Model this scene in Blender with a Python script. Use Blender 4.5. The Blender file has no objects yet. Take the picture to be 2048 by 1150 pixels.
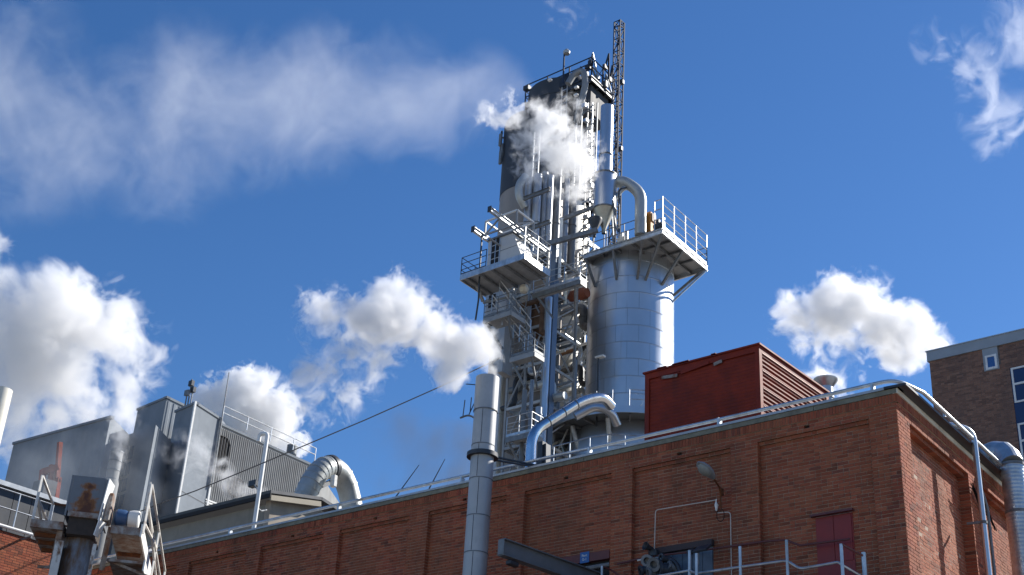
import bpy, math, random
import numpy as np
from mathutils import Vector, Matrix
random.seed(7); rng = np.random.RandomState(5)
SC = bpy.context.scene; COL = SC.collection
V = Vector

# ---------------------------------------------------------------- camera
F = 2706.67; W, H = 2048, 1150
M = np.array([[0.7732675, -0.25159148, -0.58203016],
              [0.63177102, 0.38396386, 0.67337741],
              [0.05406252, -0.88841065, 0.45585498]])     # rows: world axes seen in camera axes (u right, v down, f forward)
C = np.array([0, 0, 1.6])
cd = bpy.data.cameras.new('camera'); cam = bpy.data.objects.new('camera', cd); COL.objects.link(cam)
cd.sensor_width = 36; cd.lens = 36 * F / W; cd.clip_start = .1; cd.clip_end = 6000
R3 = Matrix(((M[0][0], -M[0][1], -M[0][2]), (M[1][0], -M[1][1], -M[1][2]), (M[2][0], -M[2][1], -M[2][2])))
cam.matrix_world = Matrix.Translation(C) @ R3.to_4x4()
SC.camera = cam

# ---------------------------------------------------------------- light
AZ, EL = math.radians(68), math.radians(35)
wd = bpy.data.worlds.new("World"); SC.world = wd; wd.use_nodes = True
wt = wd.node_tree
sky = wt.nodes.new('ShaderNodeTexSky'); sky.sky_type = 'NISHITA'; sky.sun_disc = False
sky.sun_elevation = EL; sky.sun_rotation = math.pi / 2 - AZ
sky.air_density = 1.0; sky.dust_density = 0.15; sky.ozone_density = 5.0; sky.altitude = 300
hs = wt.nodes.new('ShaderNodeHueSaturation'); hs.inputs['Saturation'].default_value = 1.17; hs.inputs['Hue'].default_value = .505
wt.links.new(sky.outputs[0], hs.inputs['Color']); wt.links.new(hs.outputs[0], wt.nodes['Background'].inputs[0])
wt.nodes['Background'].inputs[1].default_value = .085
sd = bpy.data.lights.new('sun', 'SUN'); sd.energy = 5.0; sd.angle = math.radians(.5); sd.color = (1, .95, .87)
sun = bpy.data.objects.new('sun', sd); COL.objects.link(sun)
sv = V((math.cos(AZ) * math.cos(EL), math.sin(AZ) * math.cos(EL), math.sin(EL)))
sun.rotation_euler = sv.to_track_quat('Z', 'Y').to_euler(); sun.location = (20, 40, 90)
SC.view_settings.view_transform = 'Standard'; SC.view_settings.look = 'None'
SC.view_settings.exposure = 0.66; SC.view_settings.gamma = 1
SC.cycles.volume_bounces = 4; SC.cycles.max_bounces = 10; SC.cycles.transparent_max_bounces = 16

# ---------------------------------------------------------------- measuring helpers: sight lines to surveyed distances
def ray(x, y): return M @ np.array([x - W / 2, y - H / 2, F])
def at(x, y, hd):                      # point on a sight line at a horizontal distance
    d = ray(x, y); return V(C + d * hd / math.hypot(d[0], d[1]))
def atz(x, y, z):                      # ... at a height
    d = ray(x, y); return V(C + d * (z - C[2]) / d[2])
def aty(x, y, Y):                      # ... on a plane parallel to the long brick wall
    d = ray(x, y); return V(C + d * Y / d[1])
def reach(p, d, px=None, py=None):     # how far along d from p until that sight line
    q0 = M.T @ (np.array(p) - C); q1 = M.T @ np.array(d, float)
    a, i = ((px - W / 2) / F, 0) if px is not None else ((py - H / 2) / F, 1)
    return float((a * q0[2] - q0[i]) / (q1[i] - a * q1[2]))
def rad(px, p):                        # metres that px pixels span at p
    return px / F * (V(p) - V(C)).length
X, Y, Z = V((1, 0, 0)), V((0, 1, 0)), V((0, 0, 1))
S = V((-.0582, .9983, 0)); SN = V((.9983, .0582, 0))
def vz(p, z): return V((p.x, p.y, z))

# ---------------------------------------------------------------- materials
MATS = {}
def mat(name, col, rough=.6, metal=0, noise=.15, scale=1.5, bump=0, bscale=30, dirt=None, streak=0, spec=.5, col2=None):
    if name in MATS: return MATS[name]
    m = bpy.data.materials.new(name); m.use_nodes = True; t = m.node_tree; N = t.nodes.new; L = t.links.new
    b = t.nodes['Principled BSDF']; b.inputs['Roughness'].default_value = rough; b.inputs['Metallic'].default_value = metal
    b.inputs['Specular IOR Level'].default_value = spec
    geo = N('ShaderNodeNewGeometry'); mp = N('ShaderNodeMapping'); L(geo.outputs['Position'], mp.inputs[0])
    if streak: mp.inputs['Scale'].default_value = (1, 1, streak)
    nz = N('ShaderNodeTexNoise'); nz.inputs['Scale'].default_value = scale; nz.inputs['Detail'].default_value = 8; nz.inputs['Roughness'].default_value = .65
    L(mp.outputs[0], nz.inputs['Vector'])
    cr = N('ShaderNodeValToRGB'); e = cr.color_ramp.elements
    c2 = col2 or tuple(min(1, c * (1 + noise)) for c in col); c1 = tuple(c * (1 - noise) for c in col)
    e[0].position = .32; e[0].color = (*c1, 1); e[1].position = .68; e[1].color = (*c2, 1)
    L(nz.outputs['Fac'], cr.inputs[0]); out = cr.outputs[0]
    if dirt:
        n2 = N('ShaderNodeTexNoise'); n2.inputs['Scale'].default_value = dirt[1]; n2.inputs['Detail'].default_value = 10; n2.inputs['Roughness'].default_value = .7
        mp2 = N('ShaderNodeMapping'); mp2.inputs['Scale'].default_value = (1, 1, dirt[4] if len(dirt) > 4 else .35); mp2.inputs['Location'].default_value = (3.1, 7.7, 1.3)
        L(geo.outputs['Position'], mp2.inputs[0]); L(mp2.outputs[0], n2.inputs['Vector'])
        r2 = N('ShaderNodeValToRGB'); r2.color_ramp.elements[0].position = dirt[2]; r2.color_ramp.elements[1].position = dirt[3]
        L(n2.outputs['Fac'], r2.inputs[0]); mx = N('ShaderNodeMix'); mx.data_type = 'RGBA'
        L(r2.outputs[0], mx.inputs[0]); L(out, mx.inputs[6]); mx.inputs[7].default_value = (*dirt[0], 1); out = mx.outputs[2]
    L(out, b.inputs['Base Color'])
    if noise:
        mr = N('ShaderNodeMapRange'); mr.inputs[3].default_value = max(.05, rough - .12); mr.inputs[4].default_value = min(1, rough + .12)
        L(nz.outputs['Fac'], mr.inputs[0]); L(mr.outputs[0], b.inputs['Roughness'])
    if bump:
        n3 = N('ShaderNodeTexNoise'); n3.inputs['Scale'].default_value = bscale; n3.inputs['Detail'].default_value = 6; L(mp.outputs[0], n3.inputs['Vector'])
        bp = N('ShaderNodeBump'); bp.inputs['Strength'].default_value = bump; bp.inputs['Distance'].default_value = .02
        L(n3.outputs['Fac'], bp.inputs['Height']); L(bp.outputs[0], b.inputs['Normal'])
    MATS[name] = m; return m
def brick_mat(name, cols, stain):
    m = bpy.data.materials.new(name); m.use_nodes = True; t = m.node_tree; N = t.nodes.new; L = t.links.new
    b = t.nodes['Principled BSDF']; b.inputs['Roughness'].default_value = .88; b.inputs['Specular IOR Level'].default_value = .25
    a = N('ShaderNodeAttribute'); a.attribute_name = 'tone'; oi = N('ShaderNodeObjectInfo')
    ad = N('ShaderNodeMath'); ad.operation = 'ADD'; L(a.outputs['Fac'], ad.inputs[0]); L(oi.outputs['Random'], ad.inputs[1])
    fr = N('ShaderNodeMath'); fr.operation = 'FRACT'; L(ad.outputs[0], fr.inputs[0])
    cr = N('ShaderNodeValToRGB'); cr.color_ramp.interpolation = 'LINEAR'
    es = cr.color_ramp.elements
    while len(es) < len(cols): es.new(.5)
    for i, (p, c) in enumerate(cols): es[i].position = p; es[i].color = (*c, 1)
    L(fr.outputs[0], cr.inputs[0])
    g = N('ShaderNodeNewGeometry'); nz = N('ShaderNodeTexNoise'); nz.inputs['Scale'].default_value = 55; nz.inputs['Detail'].default_value = 5; L(g.outputs['Position'], nz.inputs['Vector'])
    big = N('ShaderNodeTexNoise'); big.inputs['Scale'].default_value = .9; big.inputs['Detail'].default_value = 7; big.inputs['Roughness'].default_value = .65; L(g.outputs['Position'], big.inputs['Vector'])
    mr = N('ShaderNodeMapRange'); mr.inputs[1].default_value = .3; mr.inputs[2].default_value = .7; mr.inputs[3].default_value = .72; mr.inputs[4].default_value = 1.25; L(nz.outputs['Fac'], mr.inputs[0])
    mr2 = N('ShaderNodeMapRange'); mr2.inputs[1].default_value = .35; mr2.inputs[2].default_value = .65; mr2.inputs[3].default_value = .0; mr2.inputs[4].default_value = .7; L(big.outputs['Fac'], mr2.inputs[0])
    hv = N('ShaderNodeHueSaturation'); L(cr.outputs[0], hv.inputs['Color']); L(mr.outputs[0], hv.inputs['Value'])
    mx = N('ShaderNodeMix'); mx.data_type = 'RGBA'; L(mr2.outputs[0], mx.inputs[0]); L(hv.outputs[0], mx.inputs[6]); mx.inputs[7].default_value = (*stain, 1)
    mps = N('ShaderNodeMapping'); mps.inputs['Scale'].default_value = (1, 1, .22); L(g.outputs['Position'], mps.inputs[0])
    so = N('ShaderNodeTexNoise'); so.inputs['Scale'].default_value = 1.1; so.inputs['Detail'].default_value = 9; so.inputs['Roughness'].default_value = .7; L(mps.outputs[0], so.inputs['Vector'])
    mr3 = N('ShaderNodeMapRange'); mr3.inputs[1].default_value = .5; mr3.inputs[1].default_value = .46; mr3.inputs[2].default_value = .68; mr3.inputs[4].default_value = .6; L(so.outputs['Fac'], mr3.inputs[0])
    mx3 = N('ShaderNodeMix'); mx3.data_type = 'RGBA'; L(mr3.outputs[0], mx3.inputs[0]); L(mx.outputs[2], mx3.inputs[6]); mx3.inputs[7].default_value = (stain[0] * .42, stain[1] * .55, stain[2] * .72, 1)
    L(mx3.outputs[2], b.inputs['Base Color'])
    bp = N('ShaderNodeBump'); bp.inputs['Strength'].default_value = .6; bp.inputs['Distance'].default_value = .006; L(nz.outputs['Fac'], bp.inputs['Height']); L(bp.outputs[0], b.inputs['Normal'])
    return m
BRICK = brick_mat('old_red_brick', [(0, (.10, .038, .028)), (.08, (.25, .058, .032)), (.35, (.35, .090, .050)), (.6, (.40, .130, .068)), (.85, (.31, .076, .047)), (1, (.16, .055, .042))], (.28, .095, .045))
BRICK2 = brick_mat('brown_brick', [(0, (.15, .085, .065)), (.3, (.27, .145, .10)), (.6, (.34, .19, .13)), (.85, (.24, .125, .09)), (1, (.13, .075, .062))], (.24, .135, .10))
MORTAR = mat('mortar', (.38, .28, .21), .95, noise=.3, scale=6)
MORTAR2 = mat('mortar_dark', (.20, .16, .14), .95, noise=.3, scale=6)
GALV = mat('galvanised', (.50, .53, .56), .42, .75, noise=.2, scale=4, dirt=((.30, .27, .24), 2, .5, .75))
STAIN = mat('stainless_cladding', (.52, .55, .59), .34, .82, noise=.06, scale=.5, dirt=((.30, .29, .28), 1.2, .62, .9, .10))
ALU = mat('grey_sheet', (.40, .405, .41), .5, .3, noise=.12, scale=1.5, dirt=((.22, .21, .2), 1.3, .52, .8, .3))
PAINTG = mat('grey_paint', (.29, .30, .31), .5, noise=.15, scale=3, dirt=((.22, .16, .11), 5, .58, .75))
WHITE = mat('white_paint', (.74, .74, .72), .5, noise=.1, scale=4, dirt=((.35, .26, .18), 6, .58, .78))
STEEL = mat('weathered_steel', (.17, .185, .20), .55, .3, noise=.3, scale=3, dirt=((.14, .10, .08), 4, .52, .75))
DARK = mat('dark_steel', (.045, .05, .06), .5, .3, noise=.3, scale=3)
BLACK = mat('black_void', (.012, .012, .014), .8, noise=.2)
CONC = mat('dark_cladding', (.042, .05, .064), .7, noise=.25, scale=1.2, streak=.2)
WARM = mat('warm_grey_cladding', (.30, .265, .235), .6, .2, noise=.15, scale=1, streak=.2)
CREAM = mat('cream_sheet', (.66, .63, .54), .55, noise=.12, scale=1.5, dirt=((.35, .31, .26), 1.2, .5, .8, .2))
FASCIA = mat('weathered_board', (.20, .20, .155), .8, noise=.25, scale=5, dirt=((.12, .11, .09), 2, .45, .7))
ZINC = mat('zinc_edge', (.38, .41, .44), .5, .4, noise=.15, scale=3)
REDP = mat('oxide_red_paint', (.21, .025, .011), .6, noise=.25, scale=2.0, spec=.25, dirt=((.11, .022, .016), 2.2, .48, .75, .25))
REDDOOR = mat('dark_red_paint', (.23, .022, .020), .55, noise=.12, scale=3)
MAROON = mat('maroon_paint', (.12, .035, .035), .6, noise=.15, scale=3)
PINKR = mat('pale_red_edge', (.42, .17, .13), .5, noise=.2)  # lighter red than the housing paint, for some rib lips
ORANGE = mat('orange_paint', (.55, .22, .03), .6, noise=.3, scale=5, dirt=((.2, .08, .03), 8, .5, .7))
GROUND = mat('ground_gravel', (.25, .22, .185), .9, noise=.3, scale=.3)
FACT = mat('factory_sheet', (.215, .24, .27), .85, 0, noise=.10, scale=.5, spec=.08, dirt=((.155, .175, .20), .5, .5, .8, .3))
FACT2 = mat('factory_corrugated', (.27, .275, .275), .9, 0, noise=.12, scale=.6, spec=.05, dirt=((.22, .21, .20), 1.2, .5, .8, .1))
RENDER = mat('grey_render', (.25, .235, .20), .85, noise=.12, scale=1.5, dirt=((.16, .15, .13), 1.5, .5, .8))
PALE = mat('pale_panel', (.30, .34, .38), .7, noise=.08, scale=2)
GLASSB = mat('window_glass', (.10, .16, .26), .08, .75, noise=0)
BLUE = mat('blue_enamel', (.02, .10, .32), .35, noise=.1)
NAVY = mat('navy_panel', (.012, .03, .10), .3, noise=.1)
RUST = mat('rust', (.16, .055, .018), .85, noise=.45, scale=9, dirt=((.08, .03, .02), 12, .45, .7, 1))
PEEL = mat('peeling_paint', (.55, .55, .53), .6, noise=.1, scale=4, dirt=((.16, .085, .045), 3.5, .50, .60, .5))
RUSTY = mat('rusty_steel', (.30, .28, .26), .65, .1, noise=.3, scale=6, dirt=((.17, .075, .035), 5, .42, .62, .8))
CABLE = mat('cable_black', (.015, .017, .022), .95, noise=.1, spec=.05)
BOARD = mat('blue_grey_board', (.10, .14, .19), .7, noise=.3, scale=4)
DUCTP = mat('pale_duct', (.40, .425, .43), .45, .35, noise=.12, scale=2, dirt=((.28, .29, .28), 1.3, .48, .72, .5))
BROWN = mat('brown_insulation', (.15, .085, .05), .8, noise=.35, scale=3)

# ---------------------------------------------------------------- object helpers
def base(o): 
    p = V((0, 0, 0))
    while o is not None: p = p + o.location; o = o.parent
    return p
def tag(o, label=None, cat=None, group=None, kind=None):
    if label: o['label'] = label
    if cat: o['category'] = cat
    if group: o['group'] = group
    if kind: o['kind'] = kind
    return o
def thing(name, loc, label, cat, group=None):
    o = bpy.data.objects.new(name, None); o.empty_display_size = .3; COL.objects.link(o); o.location = loc
    return tag(o, label, cat, group)
class MB:
    def __init__(s): s.v = []; s.f = []; s.tone = []
    def add(s, vs, fs, tone=0.0):
        n = len(s.v); s.v.extend(tuple(p) for p in vs); s.f.extend(tuple(i + n for i in f) for f in fs); s.tone.extend([tone] * len(fs)); return s
    def box(s, o, a, b, c, tone=0.0):
        o, a, b, c = V(o), V(a), V(b), V(c)
        vs = [o, o + a, o + a + b, o + b, o + c, o + a + c, o + a + b + c, o + b + c]
        fs = [(0, 3, 2, 1), (4, 5, 6, 7), (0, 1, 5, 4), (1, 2, 6, 5), (2, 3, 7, 6), (3, 0, 4, 7)]
        if a.cross(b).dot(c) < 0: fs = [f[::-1] for f in fs]
        return s.add(vs, fs, tone)
    def cbox(s, c, sx, sy, sz, ax=X, ay=Y, az=Z):
        c = V(c); a, b, d = ax * sx, ay * sy, az * sz
        return s.box(c - (a + b + d) / 2, a, b, d)
    def beam(s, p, q, w, h=None, up=Z):
        p, q = V(p), V(q); h = h or w; d = (q - p)
        if d.length < 1e-6: return s
        dn = d.normalized(); u = up if abs(dn.dot(up)) < .95 else X
        sd_ = dn.cross(u).normalized(); uu = sd_.cross(dn).normalized()
        return s.box(p - sd_ * w / 2 - uu * h / 2, sd_ * w, uu * h, d)
    def ibeam(s, p, q, w, h, t=.02):
        p, q = V(p), V(q); dn = (q - p).normalized(); sd_ = dn.cross(Z).normalized(); uu = sd_.cross(dn).normalized()
        s.beam(p + uu * (h / 2 - t / 2), q + uu * (h / 2 - t / 2), w, t, uu); s.beam(p - uu * (h / 2 - t / 2), q - uu * (h / 2 - t / 2), w, t, uu)
        return s.beam(p, q, t, h - 2 * t - .002, uu)
    def tube(s, pts, r, n=12, cap=True, rs=None):
        pts = [V(p) for p in pts]; T = []
        for i in range(len(pts)):
            a = pts[max(0, i - 1)]; b = pts[min(len(pts) - 1, i + 1)]; T.append((b - a).normalized())
        u = Z if abs(T[0].z) < .9 else X
        nrm = T[0].cross(u).normalized(); vs = []; fs = []
        for i, p in enumerate(pts):
            if i: 
                ax = T[i - 1].cross(T[i])
                if ax.length > 1e-6: nrm = (Matrix.Rotation(T[i - 1].angle(T[i]), 3, ax.normalized()) @ nrm)
            nrm = (nrm - T[i] * nrm.dot(T[i])).normalized(); bn = T[i].cross(nrm)
            rr = rs[i] if rs else r
            for k in range(n):
                a = 2 * math.pi * k / n; vs.append(p + (nrm * math.cos(a) + bn * math.sin(a)) * rr)
        for i in range(len(pts) - 1):
            for k in range(n):
                fs.append((i * n + k, i * n + (k + 1) % n, (i + 1) * n + (k + 1) % n, (i + 1) * n + k))
        if cap: fs.append(tuple(range(n - 1, -1, -1))); fs.append(tuple((len(pts) - 1) * n + k for k in range(n)))
        return s.add(vs, fs)
    def lathe(s, c, prof, n=32, a0=0, a1=2 * math.pi, ax=Z):
        c = V(c); full = abs(a1 - a0 - 2 * math.pi) < 1e-6; m = n if full else n + 1; vs = []; fs = []
        if abs(ax.dot(Z)) > .99: e1, e2 = X, Y
        else: e1 = ax.cross(Z).normalized(); e2 = ax.cross(e1)
        for (r, z) in prof:
            for k in range(m):
                a = a0 + (a1 - a0) * k / n; vs.append(c + (e1 * math.cos(a) + e2 * math.sin(a)) * r + ax * z)
        for i in range(len(prof) - 1):
            for k in range(n):
                k2 = (k + 1) % m; fs.append((i * m + k, i * m + k2, (i + 1) * m + k2, (i + 1) * m + k))
        return s.add(vs, fs)
    def prism(s, poly, z0, z1):
        n = len(poly); ar = sum(poly[i][0] * poly[(i + 1) % n][1] - poly[(i + 1) % n][0] * poly[i][1] for i in range(n))
        if ar < 0: poly = poly[::-1]
        vs = [(p[0], p[1], z0) for p in poly] + [(p[0], p[1], z1) for p in poly]
        fs = [tuple(range(n - 1, -1, -1)), tuple(range(n, 2 * n))] + [(i, (i + 1) % n, n + (i + 1) % n, n + i) for i in range(n)]
        return s.add(vs, fs)
    def build(s, name, m, parent=None, smooth=False, tone=False, bevel=0):
        a = np.array(s.v); mn = a.min(0); mx = a.max(0); o0 = V(((mn[0] + mx[0]) / 2, (mn[1] + mx[1]) / 2, mn[2]))
        me = bpy.data.meshes.new(name); me.from_pydata([tuple(p) for p in (a - np.array(o0))], [], s.f)
        if tone:
            at_ = me.attributes.new('tone', 'FLOAT', 'FACE'); at_.data.foreach_set('value', s.tone)
        me.materials.append(m)
        if smooth: 
            me.polygons.foreach_set('use_smooth', [True] * len(me.polygons))
            try: me.set_sharp_from_angle(angle=math.radians(35))
            except Exception: pass
        me.update()
        o = bpy.data.objects.new(name, me); COL.objects.link(o)
        if parent is not None: o.parent = parent; o.location = o0 - base(parent)
        else: o.location = o0
        if bevel:
            md = o.modifiers.new('bevel', 'BEVEL'); md.width = bevel; md.segments = 1; md.limit_method = 'ANGLE'
        return o
def fillet(pts, r, n=6):
    pts = [V(p) for p in pts]; out = [pts[0]]
    for i in range(1, len(pts) - 1):
        a, b, c = pts[i - 1], pts[i], pts[i + 1]; d1 = (a - b); d2 = (c - b); rr = min(r, d1.length * .49, d2.length * .49)
        p, q = b + d1.normalized() * rr, b + d2.normalized() * rr
        for k in range(n + 1):
            t = k / n; out.append(p * (1 - t) ** 2 + b * 2 * t * (1 - t) + q * t * t)
    out.append(pts[-1]); return out
def pipe(name, pts, r, m, label, cat='pipe', group=None, bend=.3, n=12, rings=0, ringm=None):
    pts = fillet(pts, bend) if len(pts) > 2 else [V(p) for p in pts]
    t = thing(name, pts[0], label, cat, group)
    MB().tube(pts, r, n).build('pipe_run', m, t, smooth=True)
    if rings:
        d = 0; L_ = 0
        for i in range(len(pts) - 1):
            seg = (pts[i + 1] - pts[i]); 
            while L_ + seg.length > d:
                if d > 0:
                    p = pts[i] + seg.normalized() * (d - L_); dn = seg.normalized()
                    MB().tube([p - dn * .03, p + dn * .03], r * 1.12 + .01, n).build('flange', ringm or m, t, smooth=True)
                d += rings
            L_ += seg.length
    return t
def rail(parent, pts, h=1.1, n=3, step=1.5, r=.025, m=None, up=Z, kick=True, closed=False):
    """guard rail along a polyline as parts: each post and each long bar its own mesh"""
    m = m or GALV; pts = [V(p) for p in pts]
    for k in range(n):
        z = h * (1 - k / n); MB().tube([p + up * z for p in pts], r * .9, 6).build('handrail' if k == 0 else 'rail_bar', m, parent, smooth=True)
    if kick: 
        kb = MB()
        for a, b in zip(pts[:-1], pts[1:]): kb.beam(a + up * .09, b + up * .09, .012, .14)
        kb.build('kick_plate', m, parent)
    for i, (a, b) in enumerate(zip(pts[:-1], pts[1:])):
        k = max(1, round((b - a).length / step))
        for j in range(k + (1 if i == len(pts) - 2 and not closed else 0)):
            p = a + (b - a) * j / k; MB().tube([p, p + up * h], r, 6).build('post', m, parent, smooth=True)

# ================================================================ GROUND
g = MB(); g.add([(-1500, -600, 0), (1500, -600, 0), (1500, 2600, 0), (-1500, 2600, 0)], [(0, 1, 2, 3)]); tag(g.build('ground', GROUND), kind='structure')
g = MB(); g.box((-60, 12, .004), X * 90, Y * 8, Z * .004); tag(g.build('road', mat('road_asphalt', (.055, .055, .055), .9, noise=.3, scale=2)), kind='structure')

# ================================================================ BRICKWORK
TH = .0755; 
def lay(O, U, N_, zlist, rows_fn, out_bricks, mb_mortar, joint=.013, proud=.009, phase=0.):
    """rows_fn(z) -> list of (u0,u1,offset): spans of brickwork, offset = plane position along normal"""
    for k, z in enumerate(zlist):
        for (u0, u1, off) in rows_fn(z + TH / 2):
            if u1 - u0 < .03: continue
            a = V(O) + U * (u0 + .01) + N_ * off + Z * (z - V(O).z); u1_ = u1; u1 = u1 - .02
            mb_mortar.add([a, a + U * (u1 - u0), a + U * (u1 - u0) + Z * TH, a + Z * TH], [(0, 1, 2, 3)])
            u1 = u1_
            seq = [.25, .25, .125] if k % 2 == 0 else [.25, .125, .25]
            u = u0; i = int(phase + u0 * 3 + k * 2); first = True
            while u < u1 - .02:
                L_ = seq[i % 3]; i += 1
                if first and k % 2: L_ = .125
                first = False
                L_ = min(L_, u1 - u)
                if u1 - (u + L_) < .045: L_ = u1 - u
                e = rng.uniform(-.003, .004)
                ja = 0 if u == u0 else joint / 2; jb = 0 if u + L_ >= u1 - .001 else joint / 2
                out_bricks.append((O, U, N_, u + ja, L_ - ja - jb, z + joint / 2, TH - joint + rng.uniform(-.001, .001), off, proud + e, rng.rand(), rng.uniform(-.006, .006)))
                u += L_
BD = [.1]
def brick_box(mb, b, depth=None):
    O, U, N_, u, l, z, h, off, pr, tone, tilt = b
    depth = depth or (BD[0] + (.12 if N_.x > .99 and N_.x < .9999 else 0))
    a = V(O) + U * u + N_ * (off - depth) + Z * (z - V(O).z); d = N_ * (depth + pr)
    c = U * l; w = Z * h; t1 = N_ * (tilt * l); 
    vs = [a, a + c, a + c + w, a + w, a + d, a + c + d + t1, a + c + w + d + t1, a + w + d]
    fs = [(4, 5, 6, 7), (0, 1, 5, 4), (1, 2, 6, 5), (2, 3, 7, 6), (3, 0, 4, 7)]
    if U.cross(Z).dot(N_) < 0: fs = [f[::-1] for f in fs]
    mb.add(vs, fs, tone)
def lay_out(parent, bricks, material, nsingle, visible=None):
    """the bricks that show largest become single objects sharing meshes, the rest one joined part"""
    def key(b):
        p = V(b[0]) + b[1] * (b[3] + b[4] / 2) + Z * (b[5] - V(b[0]).z) + b[2] * b[7]
        q = M.T @ (np.array(p) - C); x = W / 2 + F * q[0] / q[2]; y = H / 2 + F * q[1] / q[2]
        ok = (-5 < x < W + 5) and (-5 < y < H + 5)
        if not ok: return 1e9
        v = (p - V(C)); return (v.length ** 2) / max(.05, abs(v.normalized().dot(b[2]))) / b[4]
    order = sorted(range(len(bricks)), key=lambda i: key(bricks[i])); sing = set(order[:nsingle])
    mb = MB()
    for i, b in enumerate(bricks):
        if i not in sing: brick_box(mb, b)
    st = mb.build('brickwork', material, parent, tone=True); st['kind'] = 'stuff'
    proto = {}
    for i in sorted(sing):
        b = bricks[i]; O, U, N_, u, l, z, h, off, pr, tone, tilt = b
        k = (round(U.x, 2), round(N_.x, 2))
        W_ = Z.cross(U)
        if k not in proto:
            m2 = MB(); brick_box(m2, (V((0, 0, 0)), U, N_, 0, 1.0, 0, h, 0, .009, 0, 0))
            me = bpy.data.meshes.new('brick')
            me.from_pydata([(V(p).dot(U), V(p).dot(W_), V(p).z) for p in m2.v], [], m2.f); me.materials.append(material); proto[k] = me
        o = bpy.data.objects.new('brick', proto[k]); COL.objects.link(o); o.parent = parent
        o.location = V(O) + U * u + N_ * (off + pr - .009) + Z * (z - V(O).z) - base(parent)
        o.rotation_euler = (0, 0, math.atan2(U.y, U.x) + tilt * .4); o.scale = (l, 1, 1)

# ================================================================ THE LONG BRICK BUILDING
CX, CY = -10.41, 24.0
FX0 = -42.0
O1 = V((FX0, CY, 0)); O2 = V((CX, CY, 0)); ZL = 12.11
bld = thing('brick_building', (CX, CY, 0), 'long dark red brick building with recessed wall panels and flat roof in front', 'building')
starts = [-13.57, -16.80, -19.94, -23.07, -26.30, -29.48, -32.65, -35.80, -39.0]
bays = sorted([(x, x + 2.56) for x in starts])
OPEN = [(-12.36, -11.55, 0, 10.27), (-16.30, -14.77, 0, 10.15), (-18.95, -17.39, 0, 10.30)]      # door, boarded window, hoist opening
vents = [-31.42, -28.18, -24.99, -21.87, -18.70, -15.54, -12.40]
def cut(sp, a, b):
    out = []
    for (u0, u1, o) in sp:
        if b <= u0 or a >= u1: out.append((u0, u1, o)); continue
        if a > u0: out.append((u0, a, o))
        if b < u1: out.append((b, u1, o))
    return out
def rows_front(z):
    if z < ZL:
        off = -.12 if z < ZL - .0755 else -.055; sp = []; x = FX0
        for (a, b) in bays: sp.append((x - FX0, a - FX0, 0)); sp.append((a - FX0, b - FX0, off)); x = b
        sp.append((x - FX0, CX - FX0 + .006, 0))
    else: sp = [(0, CX - FX0 + .006, 0)]
    for (a, b, z0, z1) in OPEN:
        if z0 < z < z1: sp = cut(sp, a - FX0, b - FX0)
    if ZL + .0755 < z < ZL + .151:
        for v in vents: sp = cut(sp, v - .065 - FX0, v + .065 - FX0)
    return sp
sbays = [(.63, 4.05), (4.75, 8.6), (9.3, 13.1), (13.8, 17.6), (18.3, 22.1)]
def rows_side(z):
    if z < ZL:
        off = -.24 if z < ZL - .0755 else -.08; sp = []; x = .012
        for (a, b) in sbays: sp.append((x, a, 0)); sp.append((a, b, off)); x = b
        sp.append((x, 24, 0)); return sp
    return [(.012, 24, 0)]
zl = [ZL + .0755 * k for k in range(-46, 3)]
bricks = []; mm = MB()
BD[0] = .11
lay(O1, X, -Y, zl, rows_front, bricks, mm)
nf = len(bricks)
lay(O2, S, SN, zl, rows_side, bricks, mm)
mo = mm.build('mortar_joints', MORTAR, bld)
lay_out(bld, bricks, BRICK, 300)
def side_pt(s, z, off=0): return O2 + S * s + SN * off + Z * z
core = MB()
# solid core behind the courses, with pilasters and frieze standing forward
p1 = V((FX0, CY + .121, 0)); ce = side_pt(0, 0, -.241); 
core.prism([(FX0, CY + .121), (CX - .241, CY + .121), tuple((O2 + S * 24 - SN * .241).xy), (FX0, 48)], 0, 12.55)
core.build('wall_core', MORTAR, bld)
pil = MB(); x = FX0
for (a, b) in bays + [(CX, CX)]:
    x1 = a if a < CX else CX - .004
    pil.box((x + .01, CY + .002, 8.6), X * (x1 - x - .02), Y * .118, Z * (ZL - 8.6 + .01)); x = b
pil.box((FX0, CY + .003, ZL + .012), X * (CX - FX0 - .006), Y * .117, Z * .0625); pil.box((FX0, CY + .003, ZL + .152), X * (CX - FX0 - .006), Y * .117, Z * .165)
x = FX0
for v in vents + [CX + .06]:
    pil.box((x, CY + .003, ZL + .0745), X * (v - .066 - x), Y * .117, Z * .0775); x = v + .066
pil.box((FX0, CY + .06, ZL - .064), X * (CX - FX0 - .1), Y * .06, Z * .06)
x = 0
for (a, b) in sbays + [(24, 24)]:
    pil.box(O2 + S * (x + .012) - SN * .002 + Z * 8.6, S * (a - x - .024), -SN * .238, Z * (ZL - 8.6 + .01)); x = b
pil.box(O2 + S * .012 - SN * .003 + Z * (ZL + .012), S * 24, -SN * .237, Z * .30)
pil.build('pilaster_core', MORTAR, bld)
# plain lower wall under the courses
lw = MB(); lw.box((FX0, CY - .004, 0), X * (CX - FX0 + .004), Y * .12, Z * 8.63); lw.box(O2 + SN * .006, S * 24, -SN * .2, Z * 8.63); lw.build('lower_wall', BRICK, bld)
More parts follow.
